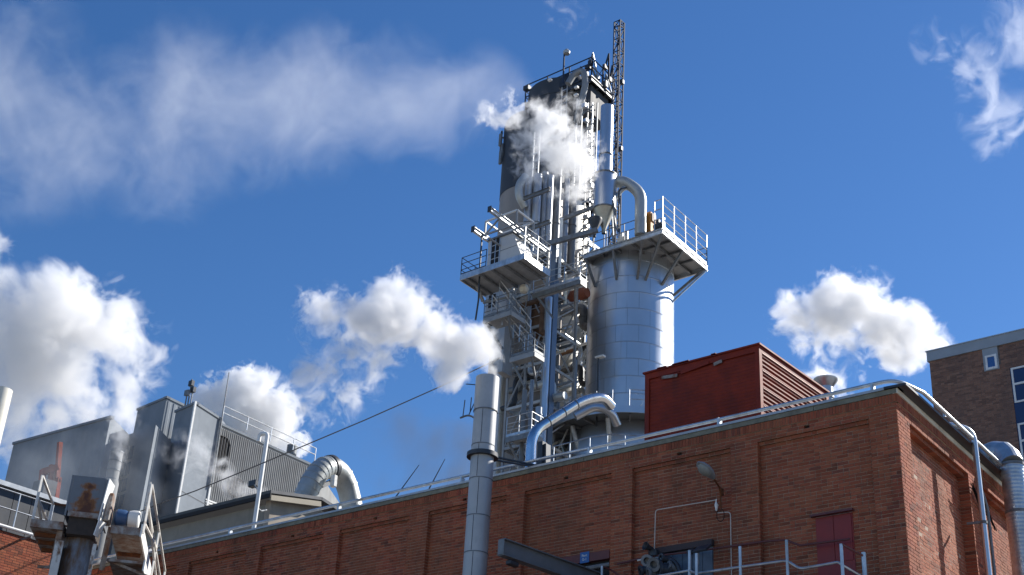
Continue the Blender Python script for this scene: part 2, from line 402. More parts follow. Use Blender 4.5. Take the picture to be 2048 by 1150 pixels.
# soldier course under the eaves
sb = MB(); u = 0; 
while u < CX - FX0:
    sb.box((FX0 + u, CY - .034 + rng.uniform(-.004, .004), 12.345), X * .062, Y * .08, Z * .165, rng.rand()); u += .073
u = -.03
while u < 24:
    sb.box(O2 + S * u + SN * (.036 + rng.uniform(-.004, .004)) + Z * 12.345, S * .062, -SN * .08, Z * .165, rng.rand()); u += .073
o = sb.build('soldier_course', BRICK, bld, tone=True); o['kind'] = 'stuff'
mb = MB(); mb.box((FX0, CY - .022, 12.34), X * (CX - FX0 + .02), Y * .1, Z * .172); mb.box(O2 + SN * .024 + Z * 12.34, S * 24, -SN * .1, Z * .172); mb.build('soldier_bed', MORTAR, bld)
# eaves: board, shadow gap, zinc edge
x0 = FX0
while x0 < CX - .1:
    x1 = min(x0 + 5.96, CX + .05); e = rng.uniform(-.006, .006)
    MB().box((x0, CY - .05 + e, 12.52), X * (x1 - x0 - .012), Y * .1, Z * .10).build('fascia_board', FASCIA, bld); x0 += 5.96
for k in range(5):
    MB().box(O2 + S * (k * 4.9 - .04) + SN * .06 + Z * 12.515, S * 4.885, -SN * .1, Z * .105).build('fascia_board', CREAM, bld)
MB().box((FX0, CY - .075, 12.625), X * (CX - FX0 + .1), Y * .3, Z * .055).build('roof_edge', ZINC, bld)
MB().box(O2 + SN * .27 - S * .09 + Z * 12.625, S * 24, -SN * .47, Z * .05).build('roof_edge', DARK, bld)
MB().prism([(FX0, CY), (CX, CY), tuple((O2 + S * 24).xy), (FX0, 48)], 12.56, 12.63).build('flat_roof', DARK, bld)
for v in vents: MB().box((v - .064, CY + .085, ZL + .0755), X * .128, Y * .02, Z * .075).build('vent_hole', BLACK, bld)
# door, boarded window, hoist opening
d = MB().box((-12.36, CY + .10, 8.4), X * .81, Y * .04, Z * 1.86).build('door', REDDOOR, bld)
MB().box((-12.345, CY + .085, 9.3), X * .375, Y * .012, Z * .94).box((-11.955, CY + .085, 9.3), X * .375, Y * .012, Z * .94).build('door_panel', REDDOOR, d)
MB().box((-12.42, CY - .03, 10.265), X * .93, Y * .1, Z * .045).build('door_head', MAROON, bld)
w_ = MB().box((-16.29, CY + .10, 8.7), X * 1.51, Y * .03, Z * 1.36).build('boarded_window', BOARD, bld)
for k in range(6): MB().box((-16.27 + k * .25, CY + .085, 8.7), X * .235, Y * .012, Z * 1.3).build('board', BOARD, w_)
MB().box((-16.34, CY - .012, 10.03), X * 1.6, Y * .11, Z * .13).build('lintel', mat('sooty_lintel', (.055, .04, .042), .8), bld)
l2 = MB().box((-18.95, CY - .02, 10.105), X * 1.56, Y * .14, Z * .195).build('steel_lintel', MAROON, bld)
MB().box((-18.95, CY + .105, 8.0), X * 1.56, Y * .03, Z * 2.1).build('opening_shadow', BLACK, bld)
MB().tube([(-18.9, CY + .04, 9.97), (-17.4, CY + .04, 9.98)], .05, 8).build('track_roller', STEEL, bld)

sg = thing('wall_sign', (-18.08, CY - .03, 10.1), 'small blue enamel sign with white lettering on the maroon steel lintel over the hoist opening', 'sign')
MB().box((-18.19, CY - .033, 10.085), X * .25, Y * .012, Z * .25).build('sign_plate', BLUE, sg)
def text(parent, s, loc, size, m, rot=(math.pi / 2, 0, 0)):
    cu = bpy.data.curves.new('lettering', 'FONT'); cu.body = s; cu.size = size; cu.align_x = 'CENTER'; cu.extrude = .002; cu.resolution_u = 3
    tmp = bpy.data.objects.new('tmp', cu); COL.objects.link(tmp); dg = bpy.context.evaluated_depsgraph_get()
    me = bpy.data.meshes.new_from_object(tmp.evaluated_get(dg)); bpy.data.objects.remove(tmp); me.materials.clear(); me.materials.append(m)
    o = bpy.data.objects.new('lettering', me); COL.objects.link(o); o.parent = parent; o.location = V(loc) - base(parent); o.rotation_euler = rot; return o
text(sg, 'Port', (-18.065, CY - .037, 10.225), .085, WHITE); text(sg, 'G-1', (-18.065, CY - .037, 10.135), .085, WHITE)

# roof guard rail, round the corner
gr = thing('roof_guard_rail', (-20, CY + .02, 12.68), 'pale tubular rail on short brackets following the front roof edge round its corner', 'rail')
rp = fillet([(FX0, CY + .03, 12.86), (-22, CY + .03, 12.86), (-14.5, CY + .03, 12.83), (CX - .02, CY + .03, 12.84)], .1)[:-1]
cr_ = fillet([V((CX - .6, CY + .03, 12.84)), V((CX + .02, CY + .03, 12.84)), side_pt(.75, 12.76, .31)], .6, 8)
MB().tube(rp[:-1] + cr_ + [side_pt(3, 12.76, .31), side_pt(24, 12.76, .31)], .042, 12).build('rail_pipe', GALV, gr, smooth=True)
for bx in (-38.5, -34.8, -31.0, -26.48, -22.04, -18.06, -14.53, -10.90):
    MB().box((bx - .025, CY - .02, 12.66), X * .05, Y * .035, Z * .2).box((bx + .03, CY - .015, 12.66), X * .012, Y * .1, Z * .15).build('bracket', GALV, gr)
for k in range(6): MB().cbox(side_pt(2 + k * 4, 12.71, .29), .05, .05, .08).build('bracket', GALV, gr)

# ---- chimney pipe in front of the wall
CYc = 22.75
def on(px, py): return aty(px, py, CYc)
ctop, cbot = on(973, 757), on(950, 1150)
cax = on(962, 955); cr0 = rad(23.2, cax)
ch = thing('chimney_pipe', (cax.x, cax.y, 0), 'tall grey sectional metal chimney pipe standing close in front of the long brick wall', 'chimney')
zs = [on(973, 757).z] + [aty(px, py, CYc).z for px, py in ((969, 824), (965, 893), (960, 961), (955, 1035), (951, 1108))]
while zs[-1] > 2.2: zs.append(zs[-1] - 1.25)
zs.append(0)
for i in range(len(zs) - 1):
    r_ = cr0 * (1.05 if i == 0 else 1.0)
    z1, z0 = zs[i], zs[i + 1]
    sec = MB().lathe((cax.x, cax.y, 0), [(r_ - .03, z1 - .3), (r_ - .03, z1 - .002), (r_, z1 - .002), (r_, z1 - .02), (r_, z0 + .012), (r_ - .012, z0)] if i == 0 else [(r_ - .012, z1 - .001), (r_, z1 - .014), (r_, z0 + .012), (r_ - .012, z0 + .001)], 40).build('pipe_section', ALU, ch, smooth=True)
    MB().lathe((cax.x, cax.y, 0), [(r_ - .005, z0 - .012), (r_ + .007, z0 - .012), (r_ + .007, z0 + .012), (r_ - .005, z0 + .012)], 40).build('seam_band', STEEL, ch, smooth=True)
    if i: 
        a = math.radians((-72, -62, -70, -58)[i % 4]); d_ = V((math.cos(a), math.sin(a), 0))
        MB().beam(cax * 1 + d_ * (r_ + .001) - Z * cax.z + Z * (z0 + .02), cax + d_ * (r_ + .001) - Z * cax.z + Z * (z1 - .02), .012, .008).build('lap_seam', DARK, sec)
zc = on(964, 912).z
MB().lathe((cax.x, cax.y, zc), [(cr0 + .003, -.05), (cr0 + .1, -.05), (cr0 + .1, .05), (cr0 + .003, .05)], 40).build('clamp_collar', DARK, ch, smooth=True)
st_ = MB(); pr_ = V((aty(1068, 925, CY).x, CY + .15, 12.74))
for dz in (.03, -.05): st_.beam(V((cax.x, cax.y, zc + dz)) + (pr_ - V((cax.x, cax.y, zc))).normalized() * cr0, pr_ + Z * dz * .5, .05, .035)
st_.beam(pr_ - X * .3, pr_ + X * .25 , .06, .05); st_.build('tie_strut', DARK, ch)

# ---- lamp on the wall with its conduits
lm = thing('street_lamp', (-14.5, CY, 11.2), 'grey cobra-head lamp on a rusty bent arm fixed to the brick wall', 'lamp')
arm_end = aty(1428, 958, 23.25); arm_mid = aty(1441, 978, 23.80)
MB().tube(fillet([aty(1441, 1015, 23.93), arm_mid, arm_end], .25), .022, 8).build('arm', RUST, lm, smooth=True)
hd_ = arm_end; tip = aty(1396, 924, 22.75); ax_ = (tip - hd_).normalized(); sx = ax_.cross(Z).normalized(); up_ = sx.cross(ax_)
lh = MB(); prof = [(0, .035, .03), (.12, .09, .07), (.35, .14, .10), (.62, .15, .10), (.85, .11, .07), (1.0, .03, .02)]; Ln = (tip - hd_).length; vs = []; fs = []; nn = 14
for (t_, a_, b_) in prof:
    for k in range(nn):
        an = 2 * math.pi * k / nn; zz = math.sin(an); vs.append(hd_ + ax_ * Ln * t_ + sx * math.cos(an) * a_ + up_ * (zz * b_ if zz > 0 else zz * b_ * .35))
for i in range(len(prof) - 1):
    for k in range(nn): fs.append((i * nn + k, i * nn + (k + 1) % nn, (i + 1) * nn + (k + 1) % nn, (i + 1) * nn + k))
fs += [tuple(range(nn)), tuple((len(prof) - 1) * nn + k for k in range(nn))]
lh.add(vs, fs).build('lamp_housing', mat('aged_aluminium', (.26, .29, .32), .55, .3), lm, smooth=True)
ln_ = MB(); vs = []; fs = []
for (t_, a_, b_) in [(.30, .06, .05), (.42, .11, .10), (.65, .12, .11), (.84, .08, .07), (.92, .03, .02)]:
    for k in range(nn // 2 + 1):
        an = math.pi + math.pi * k / (nn // 2); vs.append(hd_ + ax_ * Ln * t_ + sx * math.cos(an) * a_ + up_ * (math.sin(an) * b_ - .02))
q = nn // 2 + 1
for i in range(4):
    for k in range(q - 1): fs.append((i * q + k, i * q + k + 1, (i + 1) * q + k + 1, (i + 1) * q + k))
ln_.add(vs, fs).build('lens', mat('milky_lens', (.24, .26, .25), .3), lm, smooth=True)
MB().box(aty(1438, 990, 23.9), X * .06, Y * .1, Z * .16).build('wall_plate', RUST, lm)
MB().beam(aty(1418, 963, 23.6), aty(1440, 962, 23.9), .015).build('stay', RUST, lm)
def wp(px, py, o=.02): return aty(px, py, CY - o)
def path_on_wall(pts, r, o): return [wp(px, py, o) for px, py in pts]
cdm = mat('white_conduit', (.55, .50, .45), .6)
t = thing('conduit', wp(1309, 1100), 'thin pale conduit running from the lamp switch to the dark sounder on the brick wall', 'conduit')
MB().tube(fillet([wp(1309, 1098), wp(1311, 1020), wp(1433, 1000)], .08), .011, 6).build('conduit_run', cdm, t, smooth=True)
MB().tube([wp(1433, 998), wp(1432, 1004), wp(1433, 1010), wp(1433, 1022)], .012, 8, rs=[.012, .014, .045, .015]).build('isolator', WHITE, t, smooth=True)
t = thing('conduit', wp(1463, 1150), 'thin pale conduit dropping down the brick wall from beneath the lamp bracket', 'conduit')
MB().tube(fillet([wp(1434, 1026), wp(1461, 1024), wp(1463, 1150)], .08), .011, 6).build('conduit_run', cdm, t, smooth=True)
t = thing('cable_loop', wp(1441, 1030), 'slack loop of black cable hanging below the wall lamp', 'cable')
MB().tube([wp(1441 + 7.5 * math.cos(a), 1030 + 13 * math.sin(a), .03) for a in np.linspace(-1.3, 4.4, 18)], .008, 6).build('cable_run', CABLE, t, smooth=True)
pipe('wall_pipe', [wp(1235, 1128, .1), wp(1300, 1113, .1), wp(1380, 1104, .1), wp(1530, 1083, .1), wp(1573, 1080, .1), wp(1586, 1086, .1), wp(1600, 1091, .1), wp(1700, 1078, .1)], .022, MAROON, 'thin dark red pipe running along the brick wall above the boarded window', bend=.05)

t = thing('floodlight', wp(1392, 1096, .55), 'flat black floodlight tilted on a pole above the boarded window', 'floodlight')
fc = wp(1404, 1097, .55); fx = (X * .9 - Y * .1).normalized(); fn = (Z * .6 - Y * .5).normalized(); fy = fn.cross(fx).normalized()
MB().cbox(fc, .36, .24, .05, fx, fy, fn).build('lamp_housing', DARK, t, bevel=.01); MB().cbox(fc - fn * .03, .30, .18, .01, fx, fy, fn).build('lens', GLASSB, t)
MB().cbox(fc - fx * .30 - Z * .02, .16, .12, .1, fx, fy, fn).build('driver_box', DARK, t, bevel=.02)
MB().tube([fc - Z * .03 - fx * .1, fc - fx * .1 - Z * .32], .02, 8).build('bracket', STEEL, t)
t = thing('alarm_sounder', wp(1306, 1102, .15), 'dark round horn sounder on the wall at the foot of the pale conduit', 'sounder')
c_ = wp(1297, 1095, .2); dr = (-Y * .8 - X * .3 + Z * .2).normalized()
MB().lathe(c_, [(.0, -.1), (.05, -.1), (.06, .0), (.10, .10), (.09, .10), (.05, .02), (.0, .02)], 16, ax=dr).build('horn', DARK, t, smooth=True)
MB().cbox(wp(1309, 1106, .1), .16, .12, .14).build('junction_box', DARK, t, bevel=.01)
t = thing('valve_cluster', wp(1302, 1135, .3), 'cluster of lagged dark valves and pipe ends in front of the boarded window', 'valve')
for i, (px, py, r_) in enumerate([(1296, 1122, .12), (1290, 1140, .11), (1312, 1128, .14), (1330, 1118, .09), (1306, 1146, .13), (1328, 1140, .17), (1345, 1135, .10)]):
    c_ = wp(px, py, .35 + .05 * (i % 3)); a_ = rng.uniform(-1, 1)
    MB().lathe(c_, [(0, -.12), (r_, -.12), (r_ * 1.05, -.08), (r_ * .8, -.06), (r_ * .85, .06), (r_ * 1.1, .08), (r_ * 1.1, .12), (r_ * .6, .12), (r_ * .55, .02), (0, .02)], 14, ax=(-Y + X * a_ + Z * rng.uniform(-.6, .3)).normalized()).build('valve_body', [STEEL, DARK][i % 2], t, smooth=True)
MB().tube([wp(1275, 1121, .25), wp(1300, 1116, .25)], .018, 8).build('handle_bar', WHITE, t)
MB().tube(fillet([wp(1330, 1118, .3), wp(1352, 1122, .35), wp(1362, 1150, .35), wp(1365, 1170, .35)], .2), .05, 8).build('hose', DARK, t, smooth=True)

# ---- balcony railing in front of the wall, partly below the frame
br = thing('balcony_railing', wp(1480, 1150, 1.2), 'pale grey tubular railing of an access balcony in front of the red door', 'railing')
BO = 1.25
def bp(px, py, o=BO): return aty(px, py, CY - o)
posts = [(1379, 1101, BO), (1393, 1107, BO + .25), (1480, 1093, BO), (1573, 1080, BO), (1682, 1088, BO), (1727, 1105, .55)]
for px, py, o in posts:
    p = bp(px, py, o); MB().tube([p, vz(p, 8.6)], .032 if px != 1727 else .045, 10).build('post', GALV, br, smooth=True)
for pts, nm in (([(1240, 1170), (1290, 1157), (1379, 1141)], 0), ([(1393, 1147), (1480, 1134), (1574, 1121), (1600, 1138), (1677, 1124), (1684, 1130)], 0)):
    MB().tube(fillet([bp(*p) for p in pts], .1), .026, 8).build('rail_bar', GALV, br, smooth=True)
MB().tube([bp(1379, 1141), bp(1393, 1147, BO + .25)], .026, 8).build('rail_bar', GALV, br, smooth=True)
MB().tube([bp(1684, 1130), bp(1728, 1156, .55)], .026, 8).build('rail_bar', GALV, br, smooth=True)
MB().tube([bp(1684, 1089), bp(1727, 1112, .55)], .022, 8).build('hand_rope', MAROON, br, smooth=True)
MB().box((-17.2, CY - BO - .1, 8.45), X * 6.2, Y * (BO + .05), Z * .1).build('deck', STEEL, br)
t = thing('railing_post', bp(1204, 1132, .9), 'single pale post with a drooping dark rope beside the blue-signed opening', 'post')
p = bp(1204, 1132, .9); MB().tube([p, vz(p, 8.6)], .03, 10).build('post_tube', GALV, t, smooth=True)
MB().tube([p, bp(1222, 1140, .6), bp(1250, 1158, .5)], .02, 6).build('rope', MAROON, t, smooth=True)

# ---- hoist beam
hb = thing('hoist_beam', aty(1180, 1150, 24.0), 'grey steel I-beam hoist track sticking out of the brick wall beside the chimney pipe', 'beam')
e1 = aty(1003, 1094, 20.9); e0 = V((e1.x + .15, CY + .55, e1.z)); e0.x = aty(1215, 1160, CY + .3).x
MB().ibeam(e0, e1, .19, .36, .022).build('beam', mat('grey_beam_paint', (.13, .145, .165), .55, noise=.15, scale=3), hb)
MB().cbox(e1 + Z * .0 + (e1 - e0).normalized() * .01, .16, .02, .32).build('end_stop', STEEL, hb)
MB().cbox(e1 - (e1 - e0).normalized() * .35 - Z * .27, .14, .3, .1).build('trolley', DARK, hb, bevel=.02)
MB().lathe(e1 - (e1 - e0).normalized() * .2 - Z * .1, [(0, -.09), (.07, -.09), (.07, -.05), (0, -.05)], 12, ax=X).build('trolley_wheel', DARK, hb)

# ---- fittings on the sunlit end wall
pipe('hooked_pipe', [side_pt(2.6, 12.95, -.5), side_pt(3.1, 13.0, -.15), side_pt(3.72, 12.98, .33), side_pt(3.74, 8.0, .33)], .062, STAIN, 'shiny silver downpipe hooking over the roof edge of the sunlit end wall', bend=.3, n=14)
t = thing('pipe_bracket', side_pt(3.6, 10.86, .2), 'small clamp holding the silver hooked pipe to the end wall', 'bracket')
MB().beam(side_pt(3.66, 10.86, 0), side_pt(3.70, 10.86, .36), .04, .05).build('arm', STEEL, t); MB().lathe(side_pt(3.74, 10.83, .33), [(.07, 0), (.085, 0), (.085, .06), (.07, .06)], 14).build('clamp', STEEL, t)
def sidepx(px, py, off):
    d = ray(px, py); n = np.array(SN); tt = ((np.array(O2) + n * off - C) @ n) / (d @ n); return V(C + d * tt)
dr_ = sidepx(2034, 1010, .5)
dpts = [sidepx(1940, 960, -.5), sidepx(1972, 908, -.2), sidepx(2010, 902, .3), sidepx(2030, 935, .5)]; 
r_ = rad(22, dr_); dpts[-1] = vz(dr_, dpts[-1].z)
bd = thing('exhaust_duct', vz(dr_, 0), 'large galvanised duct with a segmented elbow over the roof edge at the far right', 'duct')
el = fillet(dpts[:1] + dpts[1:] , .35, 2); MB().tube(el, r_, 20).build('elbow', GALV, bd)
rib = MB(); z = dpts[-1].z; prof = []
while z > 0: prof += [(r_, z), (r_ * 1.02, z - .02), (r_, z - .04)]; z -= .09
rib.lathe(vz(dr_, 0), prof, 28).build('duct_run', GALV, bd, smooth=True)
for zz in (dpts[-1].z - .02, dpts[-1].z - 1.15, dpts[-1].z - 2.9): MB().lathe(vz(dr_, zz), [(r_, -.03), (r_ + .02, -.03), (r_ + .02, .03), (r_, .03)], 28).build('joint_band', STEEL, bd, smooth=True)
pipe('conduit_riser', [side_pt(4.45, 12.0, .10), side_pt(4.75, 11.55, .14), side_pt(4.75, 8, .14)], .035, STEEL, 'thin rusty riser pipe between the silver pipe and the big duct', bend=.2)
t = thing('wall_cable', side_pt(4.2, 11.9, .05), 'tangle of black cables strung across the end wall under the eaves', 'cable')
for k in range(4):
    q_ = [side_pt(3.9 + .25 * i + .05 * k, 11.75 - .1 * i + .12 * math.sin(i * 1.7 + k), .06 + .02 * k) for i in range(6)]; MB().tube(fillet(q_, .1, 3), .012, 6).build('cable_run', CABLE, t, smooth=True)

# ---- red housing on the roof
rc = at(1518, 690, 33); rl = reach(rc, X, px=1290); rr = reach(rc, Y, px=1657)
rh = thing('red_plant_housing', vz(rc, 12.63), 'oxide red plant housing with ribbed sides standing on the flat brick building roof', 'housing')
zt = rc.z; zb = 12.63
MB().box(vz(rc, zb) + X * (rl + .06) + Y * .05, X * (-rl - .12), Y * (rr - .1), Z * (zt - zb - .08)).build('wall', REDP, rh)
for o_ in (X * rl, X * -.14, Y * (rr - .14) - X * .14): MB().box(vz(rc, zb) + o_, X * .14, Y * .14, Z * (zt - zb - .17)).build('corner_post', REDP, rh)
MB().box(vz(rc, zt - .17) + X * rl, X * (-rl), Y * .12, Z * .17).build('top_rail', REDP, rh); MB().box(vz(rc, zt - .17) + Y * .121 - X * .12, X * .12, Y * (rr - .121), Z * .17).build('top_rail', REDP, rh)
for k, (a_, l_, tl) in enumerate([(.33, .9, .10), (.16, .5, -.05), (.62, .25, .04)]):
    p_ = vz(rc, zt - .24) + X * (rl * (1 - a_)) - Y * .02; MB().beam(p_, p_ + X * l_ + Z * tl, .03, .09).build('torn_flashing', RUSTY if k else REDP, rh)
    MB().cbox(vz(rc, zt + .05) + X * (rl * (1 - a_)), l_ * .6, .1, .06).build('bent_capping', REDP, rh)
MB().box(vz(rc, zt) + X * (rl - .05) - Y * .05, X * (-rl + .1), Y * (rr + .1), Z * .05).build('roof_sheet', REDP, rh)
z = zb + .1; k = 0
while z < zt - .22:
    MB().add([vz(rc, z) + X * (rl + .145) + Y * .05, vz(rc, z) - X * .145 + Y * .05, vz(rc, z + .03) - X * .145 + Y * .038, vz(rc, z + .03) + X * (rl + .145) + Y * .038, vz(rc, z + .075) - X * .145 + Y * .038, vz(rc, z + .075) + X * (rl + .145) + Y * .038, vz(rc, z + .10) - X * .145 + Y * .05, vz(rc, z + .10) + X * (rl + .145) + Y * .05], [(0, 1, 2, 3), (3, 2, 4, 5), (5, 4, 6, 7)]).build('front_rib', REDP, rh); z += .105
z = zb + .12; k = 0
while z < zt - .25:
    k += 1
    e = .0
    MB().add([V((rc.x - .055, rc.y + .145, z)), V((rc.x - .055, rc.y + rr - .145, z)), V((rc.x - .022, rc.y + rr - .145, z + .03)), V((rc.x - .022, rc.y + .145, z + .03)), V((rc.x - .022, rc.y + rr - .145, z + .07)), V((rc.x - .022, rc.y + .145, z + .07)), V((rc.x - .055, rc.y + rr - .145, z + .09)), V((rc.x - .055, rc.y + .145, z + .09))], [(0, 1, 2, 3), (3, 2, 4, 5), (5, 4, 6, 7)]).build('side_rib', REDP, rh); z += .125
    if k % 4 == 0: MB().box(V((rc.x - .055, rc.y + .145, z - .03)), X * .062, Y * (rr - .29), Z * .018).build('rib_lip', PINKR, rh)
MB().box(vz(rc, zt - .235) + X * (rl + .5) - Y * .03, X * .9, Y * .03, Z * .03).build('loose_trim', REDP, rh)

vc = at(1653, 790, 40); t = thing('roof_vent_cowl', vz(vc, 12.63), 'galvanised mushroom vent cowl poking up behind the right end of the red housing', 'vent')
rr_ = rad(13, vc); ct = at(1653, 766, 40).z
MB().lathe(vz(vc, 0), [(rr_, 12.63), (rr_, vc.z - .15), (rr_ * 1.12, vc.z - .12), (rr_ * 1.12, vc.z), (rr_, vc.z + .02), (rr_, ct - .15), (rr_ * 1.75, ct + .06), (rr_ * 1.8, ct + .12), (rr_ * 1.7, ct + .12), (rr_ * .9, ct - .1), (0, ct - .1)], 28).build('cowl', GALV, t, smooth=True)

# ================================================================ BROWN BRICK BUILDING, FAR RIGHT
bc = at(1857, 705, 50); zt = bc.z; b2 = thing('brown_brick_building', vz(bc, 0), 'brown brick block with pale roof band and white framed windows at the right edge', 'building')
OB = V((bc.x, bc.y, 0))
def bx(px, py): p = aty(px, py, bc.y); return p
zband = bx(1858, 724).z
zz0 = bx(2048, 1060).z
wins = [(bx(2019, 737), bx(2020, 808)), (bx(2026, 849), bx(2028, 925)), (bx(2034, 962), bx(2034, 1040))]
wx0 = wins[0][0].x - OB.x; ww = 3.2
def rows_b2(z):
    sp = [(.0, 13, 0)]; 
    if z > bx(1966, 737).z and z < zband: sp = cut(sp, bx(1965, 700).x - OB.x, bx(1999, 700).x - OB.x)
    if z < wins[0][0].z: sp = cut(sp, wx0, wx0 + ww)
    return sp
zl2 = []; z = zband - TH
while z > zz0 - .5: zl2.append(z); z -= TH
bricks = []; mm = MB(); BD[0] = .03
lay(OB, X, -Y, zl2, rows_b2, bricks, mm, proud=.008)
mm.build('mortar_joints', MORTAR2, b2); lay_out(b2, bricks, BRICK2, 200)
MB().prism([(OB.x + .01, OB.y + .03), (OB.x + 13, OB.y + .03), (OB.x + 13, OB.y + 12), (OB.x + .01, OB.y + 12)], 0, zt - .1).build('wall_core', MORTAR2, b2)
MB().box((OB.x + .004, OB.y + .002, 0), X * 13, Y * .03, Z * (zl2[-1])).build('lower_wall', BRICK2, b2)
MB().box((OB.x - .06, OB.y - .07, zband), X * 13.1, Y * 12.1, Z * (zt - zband)).build('roof_band', PALE, b2)
MB().box((OB.x - .09, OB.y - .10, zt), X * 13.1, Y * 12.2, Z * .04).build('roof_capping', ZINC, b2)
a_, c_ = bx(1965, 705), bx(1999.5, 737); a_.z = zband; 
wf = MB().box((a_.x, OB.y - .03, c_.z), X * (c_.x - a_.x), Y * .05, Z * (zband - c_.z)).build('window_panel', PALE, b2)
g0, g1 = bx(1974.6, 716), bx(1991.6, 733)
for (x, y0, w1, h1) in ((g0.x - .08, g1.z - .08, .08, g0.z - g1.z + .16), (g1.x, g1.z - .08, .08, g0.z - g1.z + .16), (g0.x, g1.z - .08, g1.x - g0.x, .08), (g0.x, g0.z, g1.x - g0.x, .08)):
    MB().box((x, OB.y - .05, y0), X * w1, Y * .02, Z * h1).build('frame', WHITE, wf)
MB().box((g0.x, OB.y - .036, g1.z), X * (g1.x - g0.x), Y * .004, Z * (g0.z - g1.z)).build('pane', GLASSB, wf)
MB().box((OB.x + wx0, OB.y + .012, 0), X * ww, Y * .017, Z * wins[0][0].z).build('navy_backing', NAVY, b2)
for (p0, p1_) in wins:
    h_ = p0.z - p1_.z; x = OB.x + wx0 + .04
    for k in range(2):
        wn = MB().box((x, OB.y + .03, p1_.z), X * 1.5, Y * .015, Z * h_).build('window', GLASSB, b2)
        for (dx, dz, w1, h1) in ((0, 0, .07, h_), (1.43, 0, .07, h_), (.07, 0, 1.36, .07), (.07, h_ - .07, 1.36, .07), (.07, h_ * .5, 1.36, .08)):
            MB().box((x + dx, OB.y - .01, p1_.z + dz), X * w1, Y * .04, Z * h1).build('frame', WHITE, wn)
        MB().box((x + .1, OB.y + .026, p1_.z + .1), X * 1.3, Y * .003, Z * .35).build('blind', mat('blind_cloth', (.35, .38, .42), .8), wn)
        x += 1.52

# ================================================================ GREY FACTORY, LEFT BACKGROUND
def hall(name, pts, back, m, label, zt, cat='building', ribs=None, cap=True):
    """block with a known roof-edge polyline (seen faces), extruded away"""
    t = thing(name, vz(pts[0], 0), label, cat)
    poly = [p.xy for p in pts] + [(pts[-1] + back).xy, (pts[0] + back).xy]
    MB().prism([tuple(p) for p in poly], 0, zt).build('wall', m, t)
    if cap:
        for a, b in zip(pts[:-1], pts[1:]):
            d_ = (b - a).normalized(); n_ = V((d_.y, -d_.x, 0)); MB().box(vz(a, zt - .2) + n_ * .1 - d_ * .1, (b - a) + d_ * .2, -n_ * .4, Z * .22).build('roof_trim', FACT, t)
    return t
def ribs_on(t, a, b, z0, z1, pitch, m, depth=.07, name='wall_rib', skip=None):
    d_ = (b - a); L_ = Vector(d_.xy).length; d_ = V((d_.x, d_.y, 0)).normalized(); n_ = V((d_.y, -d_.x, 0)); k = 0; mb = MB(); u = pitch / 2
    while u < L_:
        p = vz(a, z0) + d_ * u
        mb.add([p - d_ * pitch * .35, p - d_ * pitch * .2 + n_ * depth, p + d_ * pitch * .2 + n_ * depth, p + d_ * pitch * .35] + [q + Z * (z1 - z0) for q in (p - d_ * pitch * .35, p - d_ * pitch * .2 + n_ * depth, p + d_ * pitch * .2 + n_ * depth, p + d_ * pitch * .35)], [(0, 1, 5, 4), (1, 2, 6, 5), (2, 3, 7, 6), (0, 3, 2, 1), (4, 5, 6, 7)]); u += pitch
    o = mb.build(name, m, t); o['kind'] = 'stuff'; return o
AW = V((-.55, .83, 0))
la = at(222, 832, 112); lb = atz(28, 885, la.z)
lh = hall('factory_hall', [lb, la], AW * 25, FACT, 'plain grey metal-clad hall with a slanting roofline at the far left, half veiled by steam', la.z)
ribs_on(lh, lb, la, 0, la.z - .4, 1.2, FACT, .03)
p0 = at(334.6, 793, 120); p1_ = atz(276, 817, p0.z); p2_ = atz(366, 808, p0.z)
ph = hall('factory_tower', [p1_, p0, p2_ + (p2_ - p0).normalized() * 3], AW * 12, FACT, 'tall grey clad block with a narrow lit edge, rising behind the main factory block', p0.z)
ribs_on(ph, p0, p2_ + (p2_ - p0).normalized() * 3, 0, p0.z - .4, .7, FACT, .06)
MB().beam(vz(p0, p0.z - .5) + V((.05, -.05, 0)), vz(p0, 10) + V((.02, -.02, 0)), .10).build('corner_flashing', FACT, ph)
u0 = at(243, 874, 117); u1 = atz(277, 862, u0.z); uw = hall('factory_annex', [u0, u1 + (u1 - u0)], AW * 8, FACT, 'lower grey annex with a grid of blue windows beside the tall clad block', u0.z, cap=False)
dd = (u1 - u0).normalized(); nn_ = V((dd.y, -dd.x, 0)); wl = (u1 - u0).length
for i in range(3):
    for j in range(4):
        MB().box(vz(u0, u0.z - 1.3 - j * 1.45) + dd * (wl * (.08 + .3 * i)) + nn_ * .02, dd * wl * .24, nn_ * .03, -Z * 1.15).build('window', mat('blue_glass', (.05, .10, .16), .2), uw)
q0 = at(391.6, 804, 114); q1 = atz(352, 821, q0.z); q2 = atz(442.6, 837, q0.z)
mbk = hall('factory_block', [q1, q0, q2], AW * 14, FACT, 'smooth grey clad factory block with bright white corner flashings', q0.z)
for qq in (q0, q2): MB().beam(vz(qq, q0.z) + V((.12, -.12, 0)), vz(qq, 8) + V((.08, -.08, 0)), .17).build('corner_flashing', WHITE, mbk)
dq = (q2 - q0); 
for zf in (.18, .5): MB().box(vz(q0, q0.z * (1 - zf)) + V((.03, -.03, 0)), dq, Y * .02, Z * .06).build('sheet_joint', DARK, mbk)
hq = Vector(q2.xy).length; r0 = at(443, 847, hq + .4); r1 = atz(628, 930, r0.z)
ch_ = hall('corrugated_hall', [r0, r1], AW * 25, FACT2, 'long pale corrugated hall with a roof railing running behind the arched duct', r0.z)
ribs_on(ch_, r0, r1, 0, r0.z - .4, .24, FACT2, .08)
rail(ch_, [r0 + Z * .4, r1 + Z * .4], 1.3, 2, 3.2, .05, GALV, kick=False)
dr2 = (r1 - r0).normalized(); nr2 = V((dr2.y, -dr2.x, 0))
def on_hall(px, py, o=.0):
    d = ray(px, py); n = np.array(nr2); tt = ((np.array(r0) + n * o - C) @ n) / (d @ n); return V(C + d * tt)
